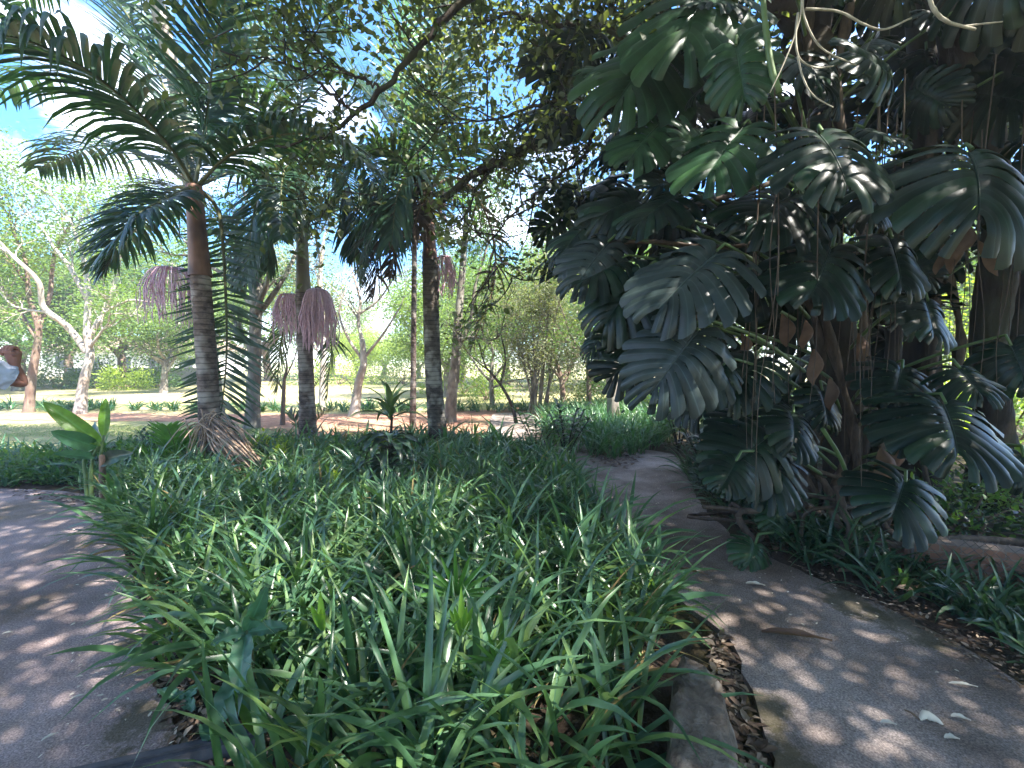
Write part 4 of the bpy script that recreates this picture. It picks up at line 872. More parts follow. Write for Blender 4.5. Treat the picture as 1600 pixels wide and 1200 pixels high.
# ================================================================== THE CLIMBING PLANT WITH SPLIT LEAVES
def split_leaf(mb, base, tip, nrm, rng, W=1.0, droop=.35, curl=.12, nf=8, tear=0.0, size=None):
    """one big heart shaped leaf cut into fingers; base = stalk junction, tip = leaf tip"""
    base = np.array(base, float); tip = np.array(tip, float); L = np.linalg.norm(tip - base) * .84 if size is None else size; W = W * rng.uniform(.88, 1.08); curl = curl * rng.uniform(.5, 1.6)
    A = frames((tip - base)[None], np.array(nrm, float)[None])[0]       # rows: along, across, normal
    NC, NR = 5, 11
    r = np.linspace(0, 1, NR); c = np.linspace(-1, 1, NC)
    for side in (-1, 1):
        n = nf + rng.integers(-1, 2)
        def vein(u):
            y0 = .80 * max(u, 0) ** 1.15; th = math.radians(150 - 128 * u ** .75)
            ell = np.interp(u, [0, .12, .3, .5, .7, .88, 1.0], [.40, .56, .66, .66, .57, .42, .26]) * W
            a = th - .38 * r * (1 - .5 * u) ; a = np.concatenate([[th], (a[1:] + a[:-1]) / 2])
            st = np.concatenate([[0], np.full(NR - 1, ell / (NR - 1))])
            return np.stack([y0 + np.cumsum(np.cos(a) * st), np.cumsum(np.sin(a) * st)], -1)
        edges = np.array([vein(u) for u in np.linspace(0, 1, n + 1)])    # n+1 boundaries
        for f in range(n):
            a_, b_ = edges[f], edges[f + 1]; mid = (a_ + b_) / 2; half = (b_ - a_) / 2
            gap = np.interp(r, [0, .10, .16, .24, .32, .40 + .12 * rng.random(), .60, .85, 1.0], [0, 0, .24 * (rng.random() < .5), .2 * (rng.random() < .5), 0, 0, .11, .13, .15])
            if f == 0: gap = gap * .5
            w = (1 - gap)[:, None, None] * c[None, :, None]
            G_ = mid[:, None, :] + half[:, None, :] * w
            # rounded, slightly hooked finger ends
            d = mid[-1] - mid[-3]; d = d / np.linalg.norm(d); wid = np.linalg.norm(half[-1])
            G_[-1] += d * (wid * .5 * np.sqrt(np.clip(1 - c ** 2, 0, 1)) - wid * .15 + wid * .3 * c)[:, None]; G_[-2] += d * (wid * .2 * (1 - c ** 2) + wid * .1 * c)[:, None]
            ln = rng.normal(0, .03); G_[-3:] += d * ln * W
            x = G_[..., 0]; y = G_[..., 1]
            dr = droop * rng.uniform(.8, 1.25); fr = r[:, None]
            z = -dr * (fr ** 2) * .42 * np.abs(y).max() / .6 - curl * (np.clip(x, -.2, 1.2) ** 2) * 1.2 + .026 * fr * (1 - c ** 2)[None] * (1 if tear == 0 else 1.4) + .05 * np.sin(fr * 3 + f) * fr - .05 * np.exp(-np.abs(y) * 14)
            z = z + rng.normal(0, .02) * fr ** 2
            V = (x[..., None] * A[0] + (y * side)[..., None] * A[1] + z[..., None] * A[2]).reshape(-1, 3) * L + base
            i = np.arange(NR - 1)[:, None] * NC; j = np.arange(NC - 1)[None]
            Q = np.stack([i + j, i + j + 1, i + NC + j + 1, i + NC + j], -1).reshape(-1, 4)
            if side > 0: Q = Q[:, ::-1]
            uvx = np.repeat(c[None], NR, 0) * (1 - .0 * fr) + 0
            # midrib also reads pale
            uvx = np.where(np.abs(y) < .012, 0, np.where(fr < .06, uvx * .3, uvx))
            mb.add(V, Q, uv=np.stack([uvx.ravel(), np.repeat(r, NC)], -1))
    # raised midrib
    xs = np.linspace(-.02, .80, 10); P = base + L * (xs[:, None] * A[0] + (-curl * xs ** 2 * 1.2 - .045)[:, None] * A[2])
    V, Q, T = tube(P, np.linspace(.012, .004, 10) * max(L, .4), 5); mb.add(V, Q, T, uv=np.tile([0., .5], (len(V), 1)))

mp_ = thing('split_leaf_climber', 'giant climbing plant with split perforated leaves smothering the dark trunks', 'climbing plant', gr(1310, 848))
mr = np.random.default_rng(63)
axisA = resample(trunks[0][0], 60); axisB = resample(trunks[1][0], 60)
def stalk(base, d_leaf, parent, big=.012):
    cand = np.vstack([axisA, axisB]); dd = np.linalg.norm(cand - base - [0, 0, -.45], axis=1); e = cand[np.argmin(dd)]
    v = e - base; Lv = np.linalg.norm(v); 
    if Lv > 1.7: e = base + v / Lv * 1.7 + [0, 0, -.25]
    m_ = (base + e) / 2 + np.array([0, 0, .12]); P = resample([base, base - unit(d_leaf) * .06 + [0, 0, .03], m_, e], 14)
    V, Q, T = tube(P, np.linspace(big * .8, big * 1.5, 14), 6); MB().add(V, Q, T).build('leaf_stalk', M['monstera_stalk'], parent)
hand = [((1170, 650, 3.6), (1125, 700, 3.35), 1.0, (-.1, -.7, .7), .5), ((1215, 715, 3.4), (1175, 780, 3.1), 1.0, (-.05, -.75, .65), .45), ((1285, 610, 3.7), (1310, 680, 3.5), .95, (.1, -.75, .65), .5), ((1350, 200, 3.2), (1440, 215, 2.9), 1.0, (.1, -.8, .6), .5), ((1440, 640, 3.3), (1395, 690, 3.1), 1.0, (-.1, -.75, .65), .5),   # base px,py,Y   tip px,py,Y   W   normal tilt (x,y,z)   droop
 ((1285, 205, 2.75), (1370, 290, 2.30), 1.08, (-.1, -.95, .38), .4), ((1520, 232, 2.7), (1590, 330, 2.2), 1.1, (.0, -.7, .7), .7),
 ((1300, 385, 3.1), (1262, 490, 2.75), 1.0, (.0, -.8, .6), .5), ((1395, 372, 3.1), (1440, 470, 2.8), .9, (.1, -.7, .7), .6),
 ((1160, 195, 3.2), (1080, 280, 2.9), .9, (-.3, -.8, .5), .4), ((1040, 60, 4.0), (925, 160, 3.6), 1.0, (-.1, -.8, .5), .4),
 ((1100, -20, 3.6), (1060, 70, 3.2), 1.1, (0, -.9, .4), .35), ((1150, 70, 3.1), (1170, 190, 3.0), .75, (-.5, -.8, .3), .5),
 ((930, 335, 4.3), (838, 405, 4.1), .85, (-.1, -.6, .8), .4), ((950, 378, 3.9), (872, 462, 3.6), .75, (-.35, -.8, .5), .6),
 ((1120, 392, 3.0), (990, 488, 2.7), .85, (-.2, -.8, .6), .5), ((1090, 515, 3.0), (985, 645, 2.8), .8, (-.3, -.85, .45), .55),
 ((955, 500, 4.1), (892, 572, 4.0), .6, (-.3, -.7, .6), .5), ((1195, 685, 3.3), (1118, 748, 3.05), 1.0, (-.1, -.75, .65), .45),
 ((1240, 645, 3.5), (1262, 705, 3.1), 1.05, (0, -.75, .65), .4), ((1150, 720, 3.1), (1120, 775, 2.9), .9, (-.1, -.75, .6), .5),
 ((1478, 630, 2.9), (1530, 730, 2.45), 1.15, (0.02, -.75, .65), .45), ((1415, 752, 3.0), (1395, 828, 2.75), 1.25, (0, -.8, .6), .4),
 ((1600, 715, 2.8), (1585, 765, 2.7), 1.1, (0, -.8, .6), .5), ((1215, 790, 3.6), (1215, 835, 3.4), 1.1, (0, -.8, .6), .5),
 ((1180, 850, 3.3), (1175, 893, 3.1), 1.2, (0, -.75, .65), .45), ((1500, 575, 3.1), (1560, 630, 2.8), 1.1, (0, -.6, .8), .7),
 ((1580, 540, 3.2), (1620, 620, 3.0), 1.0, (0, -.6, .8), .7), ((1410, 575, 3.4), (1400, 640, 3.1), 1.1, (0, -.7, .7), .4),
 ((1010, 420, 3.7), (905, 520, 3.5), .9, (-.3, -.7, .6), .5), ((1060, 300, 3.6), (960, 350, 3.4), .9, (-.2, -.7, .6), .4),
 ((1030, 190, 3.8), (960, 260, 3.6), .95, (-.2, -.8, .5), .4), ((1120, 240, 3.5), (1050, 190, 3.3), .9, (-.2, -.9, .3), .3),
 ((980, 110, 4.2), (900, 90, 4.0), .9, (0, -.8, .6), .4), ((1240, 90, 3.2), (1330, 130, 3.0), .9, (0, -.8, .6), .5),
 ((1390, 110, 3.0), (1330, 40, 2.8), 1.0, (0, -.95, .3), .5), ((1240, 300, 3.3), (1150, 345, 3.0), 1.0, (-.1, -.7, .7), .6),
 ((1200, 420, 3.4), (1120, 480, 3.2), 1.0, (-.1, -.7, .7), .6), ((1340, 300, 3.3), (1400, 360, 3.1), 1.0, (0, -.7, .7), .6),
 ((1130, 570, 3.4), (1060, 620, 3.2), .9, (-.2, -.75, .6), .5), ((1080, 420, 3.9), (1000, 400, 3.8), .9, (-.2, -.75, .6), .5),
 ((1450, 470, 3.3), (1480, 540, 3.0), 1.0, (0, -.75, .6), .5), ((1180, 560, 3.6), (1120, 640, 3.4), 1.0, (-.2, -.7, .6), .5),
 ((1080, 20, 3.9), (1000, 60, 3.8), 1.0, (-.2, -.8, .4), .4), ((1000, 330, 4.1), (920, 370, 4.0), .9, (-.2, -.8, .5), .4),
]
hand_keep = []
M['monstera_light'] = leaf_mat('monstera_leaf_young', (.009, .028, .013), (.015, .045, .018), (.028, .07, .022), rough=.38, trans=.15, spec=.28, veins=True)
M['monstera_grey'] = leaf_mat('monstera_leaf_sheen', (.014, .022, .021), (.022, .034, .032), rough=.36, trans=.05, spec=.3, veins=True)  # paler grey paints the sky's sheen onto a few leaves
for bp, tp, W, nn, dr in hand:
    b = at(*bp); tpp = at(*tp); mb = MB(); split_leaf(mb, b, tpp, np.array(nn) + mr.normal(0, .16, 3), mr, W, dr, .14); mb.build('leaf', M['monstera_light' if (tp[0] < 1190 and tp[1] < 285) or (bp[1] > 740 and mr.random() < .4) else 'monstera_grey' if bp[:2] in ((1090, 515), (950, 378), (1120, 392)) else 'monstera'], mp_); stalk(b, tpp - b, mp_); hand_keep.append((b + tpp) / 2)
hand_keep = np.array(hand_keep)
cnt = 0
while cnt < 52:
    x, y = mr.uniform(940, 1660), mr.uniform(-120, 610)
    if x < 1130 and y > 560: continue
    if x < 1010 and not (0 < y < 420): continue
    if 1440 < x < 1600 and 380 < y < 560: continue
    if 1350 < x < 1440 and 470 < y: continue
    if y > 430 and x > 1130: continue
    Yq = mr.uniform(3.7, 4.7) if x < 1480 else mr.uniform(3.3, 4.2); b = at(x, y, Yq); sz = mr.uniform(.3, .68)
    out = np.array([(x - 1320) / 300 + mr.normal(0, .5), -.5 + mr.normal(0, .3), -.65 + mr.normal(0, .25)])
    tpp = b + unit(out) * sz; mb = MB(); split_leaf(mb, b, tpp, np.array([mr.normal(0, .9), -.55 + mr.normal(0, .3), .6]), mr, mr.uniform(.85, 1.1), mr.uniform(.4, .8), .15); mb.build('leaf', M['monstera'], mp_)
    if cnt % 3 == 0: stalk(b, tpp - b, mp_)
    cnt += 1
bk = MB(); nb_ = 0
while nb_ < 190:
    x, y = mr.uniform(880, 1640), mr.uniform(-160, 690)
    if y > 560 and x < 1060: continue
    if y > 430 and x > 1430: continue
    if x < 1000 and not (20 < y < 400): continue
    if 1440 < x < 1600 and 380 < y: continue
    b = at(x, y, mr.uniform(4.6, 6.2)); out = np.array([(x - 1320) / 300 + mr.normal(0, .6), -.4 + mr.normal(0, .5), -.6 + mr.normal(0, .3)])
    split_leaf(bk, b, b + unit(out) * mr.uniform(.5, .85), np.array([mr.normal(0, .8), -.5 + mr.normal(0, .4), .6]), mr, mr.uniform(.85, 1.1), mr.uniform(.4, .8), .15); nb_ += 1
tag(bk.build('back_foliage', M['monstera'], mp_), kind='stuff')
# stems winding up the trunks
for k, (ax, off) in enumerate([(axisA, (-.16, -.22, 0)), (axisA, (.14, -.24, 0)), (axisB, (-.1, -.24, 0)), (axisB, (.16, -.16, 0)), (axisA, (-.26, .0, 0))]):
    s = np.linspace(0, 1, 60); P = ax + np.array(off) + np.stack([.09 * np.sin(s * 17 + k), .03 * np.cos(s * 15), 0 * s], -1)
    V, Q, T = tube(P, .038 + .012 * np.sin(s * 60), 9, wob=.1, rng=mr); MB().add(V, Q, T).build('stem', M['root'], mp_)
# tangle of thick stems at the foot
for k in range(16):
    x0 = mr.uniform(1180, 1470); a = gr(x0, mr.uniform(830, 875)); z = mr.uniform(.15, .5)
    P = [a, a + [mr.uniform(-.25, .25), mr.uniform(-.05, .2), z], a + [mr.uniform(-.5, .6), mr.uniform(0, .3), z * mr.uniform(.5, 1.6)], a + [mr.uniform(-.7, .9), mr.uniform(.1, .5), mr.uniform(-.05, 1.0)]]
    V, Q, T = tube(resample(P, 24), mr.uniform(.014, .035), 7, wob=.12, rng=mr); MB().add(V, Q, T).build('stem', M['root'], mp_)
# long bent stems lying to the right
for pts, r_ in [([(1300, 800, 3.6), (1320, 830, 3.4), (1400, 850, 3.2), (1500, 842, 3.2), (1620, 850, 3.2)], .03), ([(1310, 760, 3.5), (1318, 800, 3.4), (1330, 830, 3.3), (1310, 870, 3.2)], .03), ([(1365, 800, 3.4), (1400, 838, 3.2), (1440, 860, 3.2), (1450, 900, 3.15)], .02), ([(1180, 560, 3.7), (1130, 580, 3.8), (1060, 620, 4.0)], .02),
               ([(1290, 400, 3.9), (1180, 450, 3.9), (1080, 500, 3.9), (1030, 520, 4.0)], .022), ([(1280, 260, 4.0), (1160, 300, 4.0), (1040, 330, 4.1), (940, 340, 4.3)], .024), ([(1270, 340, 4.0), (1150, 385, 4.0), (1020, 378, 4.0), (950, 380, 4.0)], .02)]:
    V, Q, T = tube(resample(P3(*pts), 26), r_, 8, wob=.1, rng=mr); MB().add(V, Q, T).build('stem', M['root'], mp_)
# hanging roots
for k in range(34):
    x0 = mr.choice([mr.uniform(1150, 1300), mr.uniform(1340, 1420), mr.uniform(1470, 1610)]); y0 = mr.uniform(60, 360); Yq = mr.uniform(2.9, 4.1); y1 = mr.uniform(560, 800)
    a = at(x0, y0, Yq); b = at(x0 + mr.normal(0, 14), y1, Yq); b[0] = a[0] + mr.normal(0, .04)
    P = resample([a, a * .6 + b * .4 + mr.normal(0, .02, 3), a * .3 + b * .7 + mr.normal(0, .025, 3), b], 20); V, Q, T = tube(P, np.linspace(.005, .002, 20), 5); MB().add(V, Q, T).build('hanging_root', M['root'], mp_)
# the two bare looking petioles
V, Q, T = tube(resample(P3((1190, -30, 3.0), (1196, 40, 3.0), (1206, 110, 3.0), (1218, 145, 3.0)), 12), np.linspace(.016, .022, 12), 8); MB().add(V, Q, T).build('leaf_stalk', M['monstera_stalk'], mp_)
V, Q, T = tube(resample(P3((1285, 670, 3.2), (1310, 710, 3.25), (1325, 745, 3.3)), 12), .015, 7); MB().add(V, Q, T).build('leaf_stalk', M['monstera_stalk'], mp_)
# dead hanging leaves
M['leaf_dead'] = leaf_mat('leaf_dead', (.05, .028, .02), (.13, .08, .06), (.24, .17, .13), rough=.7, trans=.2, spec=.2)
for (x, y, Yq, l) in [(1275, 545, 3.6, .30), (1262, 500, 3.7, .25), (1300, 590, 3.6, .28), (1500, 360, 3.5, .32), (1520, 350, 3.4, .26), (1480, 380, 3.6, .24), (1535, 375, 3.5, .3), (1380, 700, 3.7, .35), (1400, 690, 3.8, .3), (1225, 490, 3.9, .3), (1165, 120, 3.4, .2), (1345, 520, 3.8, .3), (1160, 520, 3.9, .22), (1455, 800, 3.3, .2)]:
    b = at(x, y, Yq); mb = MB(); 
    K = 8; t = np.linspace(0, 1, K); w = .22 * l * np.sin(np.pi * (t * .95 + .03)); sw = np.array([mr.normal(0, .06), mr.normal(0, .06), -l]); C_ = b + t[:, None] * sw + np.stack([.03 * np.sin(t * 5), .02 * np.cos(t * 6), 0 * t], -1)
    a = mr.uniform(-.7, .7); sd = np.array([math.cos(a), math.sin(a), 0]); nn = np.array([-sd[1], sd[0], 0])
    V = np.stack([C_ + sd * w[:, None] + nn * w[:, None] * .8, C_ + sd * w[:, None] * .4, C_, C_ - sd * w[:, None] * .5 + nn * w[:, None] * .3, C_ - sd * w[:, None] + nn * w[:, None]], 1).reshape(-1, 3)
    Q = [[i * 5 + j, i * 5 + j + 1, i * 5 + j + 6, i * 5 + j + 5] for i in range(K - 1) for j in range(4)]; mb.add(V, Q); mb.build('dead_leaf', M['leaf_dead'], mp_)

# pale bare vines hanging in front, top right
for i, (pts, r_, lab) in enumerate([([(1252, -10, 2.3), (1250, 30, 2.3), (1246, 95, 2.3), (1300, 105, 2.3), (1246, 95, 2.3)], .005, None)]): pass
vt = thing('hanging_vine', 'bare pale twisting vine stems looping in front of the dark climber at the top', 'vine', at(1262, -40, 2.3))
for pts, r_ in [([(1262, -40, 2.3), (1254, 10, 2.3), (1266, 50, 2.3), (1290, 80, 2.3), (1338, 102, 2.3)], .006), ([(1250, -40, 2.3), (1252, 15, 2.3), (1240, 60, 2.3), (1222, 105, 2.3), (1203, 145, 2.3)], .0045), ([(1247, 20, 2.3), (1243, 60, 2.3), (1250, 92, 2.3), (1275, 106, 2.3), (1302, 103, 2.3)], .006), ([(1246, 88, 2.3), (1256, 125, 2.3), (1272, 150, 2.3), (1302, 168, 2.3)], .005),
               ([(1258, 14, 2.3), (1310, 18, 2.3), (1350, 38, 2.3), (1382, 46, 2.3), (1424, 28, 2.3)], .007)]:
    V, Q, T = tube(resample(P3(*pts), 26), np.linspace(r_, r_ * .6, 26), 6, wob=.08, rng=mr); MB().add(V, Q, T).build('vine_stem', M['vine'], vt)
vt = thing('hanging_vine', 'thick pale bare vine curving across the top right corner', 'vine', at(1448, -30, 2.3))
for pts, r_ in [([(1446, -30, 2.3), (1458, 12, 2.3), (1480, 34, 2.3), (1524, 46, 2.3)], .011), ([(1500, 42, 2.3), (1530, 38, 2.3), (1566, 34, 2.3)], .005)]:
    V, Q, T = tube(resample(P3(*pts), 22), np.linspace(r_, r_ * .6, 22), 7, wob=.08, rng=mr); MB().add(V, Q, T).build('vine_stem', M['vine'], vt)

# ================================================================== SINGLE PLANTS
def strap(mb, base, az, el0, length, width, bend, K=9, fold=.3, wave=0.0, rng=None, taper=.6, m=0):
    """a broad single leaf: az compass angle, el0 angle from vertical, bend total curvature"""
    t = np.linspace(0, 1, K); ang = el0 + bend * t ** 1.3; ds = length / (K - 1)
    H = np.concatenate([[0], np.cumsum(np.sin(ang) * ds)[:-1]]); Z = np.concatenate([[0], np.cumsum(np.cos(ang) * ds)[:-1]])
    d = np.array([math.cos(az), math.sin(az), 0]); s = np.array([-d[1], d[0], 0]); P = np.array(base) + H[:, None] * d + Z[:, None] * [0, 0, 1.]
    nrm = -np.cos(ang)[:, None] * d + np.sin(ang)[:, None] * np.array([0, 0, 1.])
    w = width * (np.clip(t / .25, .18, 1) ** .7) * np.clip((1 - t) / taper, .02, 1) ** .75
    wv = wave * width * np.sin(t * 14)
    V = []; UV = []
    for c in (-1, -.5, 0, .5, 1):
        V.append(P + s * (w * .5 * c)[:, None] + nrm * (w * fold * abs(c) + wv * (c ** 2) * c)[:, None]); UV.append(np.column_stack([np.full(K, c), t]))
    V = np.stack(V, 1).reshape(-1, 3); UV = np.stack(UV, 1).reshape(-1, 2)
    mb.add(V, [[i * 5 + j, i * 5 + j + 1, i * 5 + j + 6, i * 5 + j + 5] for i in range(K - 1) for j in range(4)], uv=UV, m=m)
pr = np.random.default_rng(88)
# drooping dracaena like plant
b = gr(612, 785); yd = float(b[1]); t = thing('dracaena_plant', 'dark plant with a fresh rosette above a skirt of drooping dull leaves', 'plant', b)
stem = [b, at(606, 720, yd), at(610, 690, yd), at(612, 655, yd), at(610, 632, yd)]
V, Q, T = tube(resample(stem, 20), np.linspace(.022, .014, 20), 8, wob=.05, rng=pr); MB().add(V, Q, T).build('stem', M['trunk_dark'], t)
top = at(610, 640, yd)
for k in range(15):
    az = k * 2.4; e = .15 + .07 * k; mb = MB(); strap(mb, top + [0, 0, .02 - .010 * k], az, e, .40 + .010 * k, .075, .9 + .05 * k, fold=.22, rng=pr, wave=.04); mb.build('leaf', M['leaf_mid_gloss'] if 'leaf_mid_gloss' in M else M['monstera_stalk'], t)
for k in range(34):
    az = k * 2.4 + pr.normal(0, .2); z = pr.uniform(.02, .36); mb = MB(); strap(mb, at(609, 684 + 0, yd) + [pr.normal(0, .02), pr.normal(0, .02), .05 - z], az, 1.0 + pr.uniform(0, .4), .38 + .1 * pr.random(), .11, 1.55 + .4 * pr.random(), fold=.15, wave=.12, rng=pr); mb.build('leaf', M['leaf_dark'], t)
mb = MB()
for k in range(26):
    p = at(588 + pr.normal(0, 9), 684 + pr.normal(0, 4), yd - .05); d = unit(pr.normal(0, 1, 3)); V, Q, T = tube([p - d * .03, p, p + d * .03], [.002, .006, .001], 5); mb.add(V, Q, T)
for k in range(5):
    V, Q, T = tube(resample([at(606, 690, yd), at(596 - 4 * k, 686 + k, yd - .02), at(580 + 5 * k, 680 + 3 * k, yd - .05)], 8), .004, 4); mb.add(V, Q, T)
mb.build('berry_cluster', M['leaf_yellow'], t)
# banana like plant on the left
b = gr(150, 792); yb = float(b[1]); t = thing('banana_plant', 'young plant with broad paddle leaves, one bright upright, beside the left path', 'plant', b)
def paddle(base, tip, nrm, width, mat, curl=.1, lab=None):
    base = np.array(base); tip = np.array(tip); L = np.linalg.norm(tip - base); A = frames((tip - base)[None], np.array(nrm, float)[None])[0]
    K = 14; s = np.linspace(0, 1, K); w = width * np.sin(np.pi * np.clip(s, 0.02, 1) ** .85) ** .6; w[-1] = .004; V = []; UV = []
    for c in (-1, -.6, -.25, 0, .25, .6, 1):
        V.append(base + L * s[:, None] * A[0] + (w * .5 * c)[:, None] * A[1] + (w * .22 * abs(c) ** 1.3 - curl * L * s ** 2 + .008 * np.sin(s * 22 + 3 * c) * abs(c))[:, None] * A[2]); UV.append(np.column_stack([np.full(K, c), s]))
    V = np.stack(V, 1).reshape(-1, 3); mb = MB().add(V, [[i * 7 + j, i * 7 + j + 1, i * 7 + j + 8, i * 7 + j + 7] for i in range(K - 1) for j in range(6)], uv=np.stack(UV, 1).reshape(-1, 2))
    return tag(mb.build('leaf', mat, t), lab)
paddle(at(160, 695, yb), at(66, 627, yb - .2), (.2, -.8, .5), .17, M['leaf_banana'], .05, 'bright yellow green leaf slanting up to the left')
paddle(at(162, 682, yb), at(165, 622, yb + .05), (.6, -.8, .1), .10, M['leaf_banana'], .03, 'upright bright green leaf')
paddle(at(150, 698, yb), at(86, 676, yb - .4), (.1, -.9, .45), .17, M['leaf_bluegreen'], .12)
paddle(at(148, 715, yb), at(88, 706, yb - .3), (.0, -.9, .5), .10, M['leaf_bluegreen'], .12)
paddle(at(152, 690, yb + .1), at(100, 664, yb + .3), (.3, -.9, .1), .17, M['leaf_dark'], .06)
paddle(at(158, 722, yb), at(186, 708, yb - .3), (.1, -.9, .3), .16, M['leaf_dark'], .2)
paddle(at(160, 700, yb + .1), at(140, 655, yb + .4), (.3, -.9, .1), .08, M['leaf_bluegreen'], .1)
for pts in [[(138, 792, yb), (134, 745, yb), (132, 715, yb), (150, 700, yb)], [(145, 792, yb), (142, 750, yb), (146, 712, yb), (160, 690, yb)], [(160, 790, yb - .05), (160, 745, yb), (158, 710, yb), (162, 680, yb)]]:
    V, Q, T = tube(resample(P3(*pts), 14), np.linspace(.026, .010, 14), 8); MB().add(V, Q, T).build('stem', M['monstera_stalk'], t)
# wooden stake of the plant, with a torn sheath
stb = MB(); V, Q, T = tube(resample([gr(160, 793), at(160, 712, yb - .08)], 8), .03, 8, wob=.05, rng=pr); stb.add(V, Q, T)
tag(stb.build('plant_stake', M['trunk_brown'], origin=gr(160, 793)), 'short brown stake with a torn top tied beside the broad leaved plant', 'stake')
# upright shrub with dark drooping leaves near the bend
def leafy_stem_plant(name, label, cat, px, py, stems, nleaf, ll, lw, mat, seed, spread=.35, stem_mat='trunk_dark', height=1.0, bend=.9, e0=.9):
    r = np.random.default_rng(seed); b = gr(px, py); t = thing(name, label, cat, b)
    for k in range(stems):
        a = k * 2.4 + r.uniform(-.4, .4); h = height * r.uniform(.75, 1.1); off = np.array([math.cos(a), math.sin(a), 0]) * spread * r.uniform(.5, 1)
        P = resample([b, b + off * .4 + [0, 0, h * .5], b + off + [0, 0, h]], 12); V, Q, T = tube(P, np.linspace(.014, .005, 12), 6); MB().add(V, Q, T).build('stem', M[stem_mat], t)
        mb = MB()
        for q in range(nleaf):
            s = 1 - .5 * (q / nleaf); p = P[min(11, int(s * 11))]; strap(mb, p, q * 2.4 + a, e0 + .5 * q / nleaf, ll * r.uniform(.7, 1.1), lw, bend * r.uniform(.7, 1.3), K=7, fold=.2, wave=.06, rng=r)
        mb.build('foliage', M[mat], t)
    return t
leafy_stem_plant('leafy_shrub', 'dark shrub with thin stems and drooping narrow leaves at the path bend', 'shrub', 885, 722, 7, 13, .24, .055, 'leaf_dark', 5, .42, height=.85)
leafy_stem_plant('leafy_shrub', 'dull green drooping shrub standing left of the thin stemmed dark one', 'shrub', 838, 716, 6, 13, .24, .05, 'leaf_mid', 6, .4, height=.7)
leafy_stem_plant('leafy_shrub', 'dark leafy shrub crowding the right edge of the path bend', 'shrub', 1100, 742, 8, 13, .26, .06, 'leaf_dark', 7, .5, height=.75)
leafy_stem_plant('leafy_shrub', 'small shrub with narrow leaves under the low split leaves by the path', 'shrub', 1125, 800, 6, 12, .2, .04, 'leaf_dark', 8, .35, height=.5)
leafy_stem_plant('leafy_shrub', 'feathery dark shrub in shade behind the right path edge', 'shrub', 1060, 705, 7, 13, .26, .05, 'leaf_mid', 9, .5, height=.9)
leafy_stem_plant('leafy_shrub', 'grey green leafy shrub below the low split leaves', 'shrub', 1180, 775, 6, 12, .24, .06, 'leaf_bluegreen', 13, .4, height=.75)
leafy_stem_plant('bedding_plant', 'bright green plantlet with two pointed leaves in the bed', 'plant', 520, 800, 2, 6, .16, .05, 'leaf_yellow', 10, .05, 'monstera_stalk', .5, .5, .3)
leafy_stem_plant('bedding_plant', 'small bright leaved plant right of the fallen frond in the bed', 'plant', 440, 745, 3, 6, .16, .06, 'leaf_yellow', 12, .1, 'monstera_stalk', .4, .5, .5)
# broad leaved weed bottom left
b = gr(405, 1165); yw = float(b[1]); t = thing('broad_leaf_weed', 'tall weed with blue green pointed leaves rising from the litter at lower left', 'plant', b)
for pts in [[(405, 1165, yw), (398, 1080, yw), (392, 1010, yw), (384, 985, yw)], [(415, 1170, yw), (400, 1100, yw), (376, 1050, yw + .05)]]:
    V, Q, T = tube(resample(P3(*pts), 12), np.linspace(.010, .006, 12), 7); MB().add(V, Q, T).build('stem', M['rachis'], t)
def wl(bp, tp, n, w, m_='leaf_bluegreen', c=.15): paddle(at(*bp), at(*tp), n, w, M[m_], c)
wl((385, 985, yw), (415, 928, yw - .05), (.6, -.7, .3), .07); wl((385, 990, yw), (368, 1075, yw - .2), (.2, -.9, .4), .085); wl((384, 988, yw), (332, 1000, yw - .1), (-.1, -.5, .8), .07); wl((386, 988, yw), (450, 975, yw + .05), (.1, -.6, .8), .06)
wl((378, 1052, yw + .05), (330, 1140, yw - .1), (0, -.7, .7), .10); wl((380, 1055, yw + .05), (395, 1145, yw - .15), (.2, -.8, .5), .08, 'leaf_banana'); wl((376, 1050, yw + .05), (400, 1110, yw - .1), (.1, -.5, .8), .07); wl((350, 1120, yw + .1), (322, 1142, yw - .1), (0, -.4, .8), .11)
b = gr(285, 1105); t = thing('broad_leaf_weed', 'low seedling with a few pointed leaves at the edge of the left path', 'plant', b); y_ = float(b[1])
wl((290, 1095, y_), (247, 1075, y_ - .02), (0, -.4, .9), .05); wl((290, 1095, y_), (312, 1065, y_), (0, -.6, .7), .05); wl((290, 1095, y_), (300, 1105, y_ - .08), (0, -.4, .9), .05)
# fan seedlings in the bed
def fan_seedling(label, px, py, pxs, l, mat, seed, ang=1.3, n=9, w=.03):
    r = np.random.default_rng(seed); b = gr(px, py + 130); y_ = float(b[1]); t = thing('palm_seedling', label, 'palm seedling', b); top = at(px, py, y_)
    V, Q, T = tube(resample([b, (b + top) / 2 + [.03, 0, 0], top], 10), .008, 6); MB().add(V, Q, T).build('stem', M['monstera_stalk'], t); mb = MB()
    for k in range(n):
        a = -ang + 2 * ang * k / (n - 1); d = np.array([math.sin(a), -.25 + .1 * r.normal(), math.cos(a)]); nn = np.array([.0, -1, .2]); 
        K = 7; s = np.linspace(0, 1, K); A = frames(d[None], nn[None])[0]; L = l * (1 - .25 * abs(a) / ang) * r.uniform(.9, 1.1); wd = w * np.array([.35, .8, 1, .95, .75, .45, .03])
        C_ = top + L * s[:, None] * A[0] + (-.12 * L * s ** 2)[:, None] * [0, 0, 1.]; V = np.stack([C_ - A[1] * wd[:, None] * .5 + A[2] * wd[:, None] * .2, C_, C_ + A[1] * wd[:, None] * .5 + A[2] * wd[:, None] * .2], 1).reshape(-1, 3)
        mb.add(V, [[i * 3 + j, i * 3 + j + 1, i * 3 + j + 4, i * 3 + j + 3] for i in range(K - 1) for j in (0, 1)])
    mb.build('fan_leaf', M[mat], t)
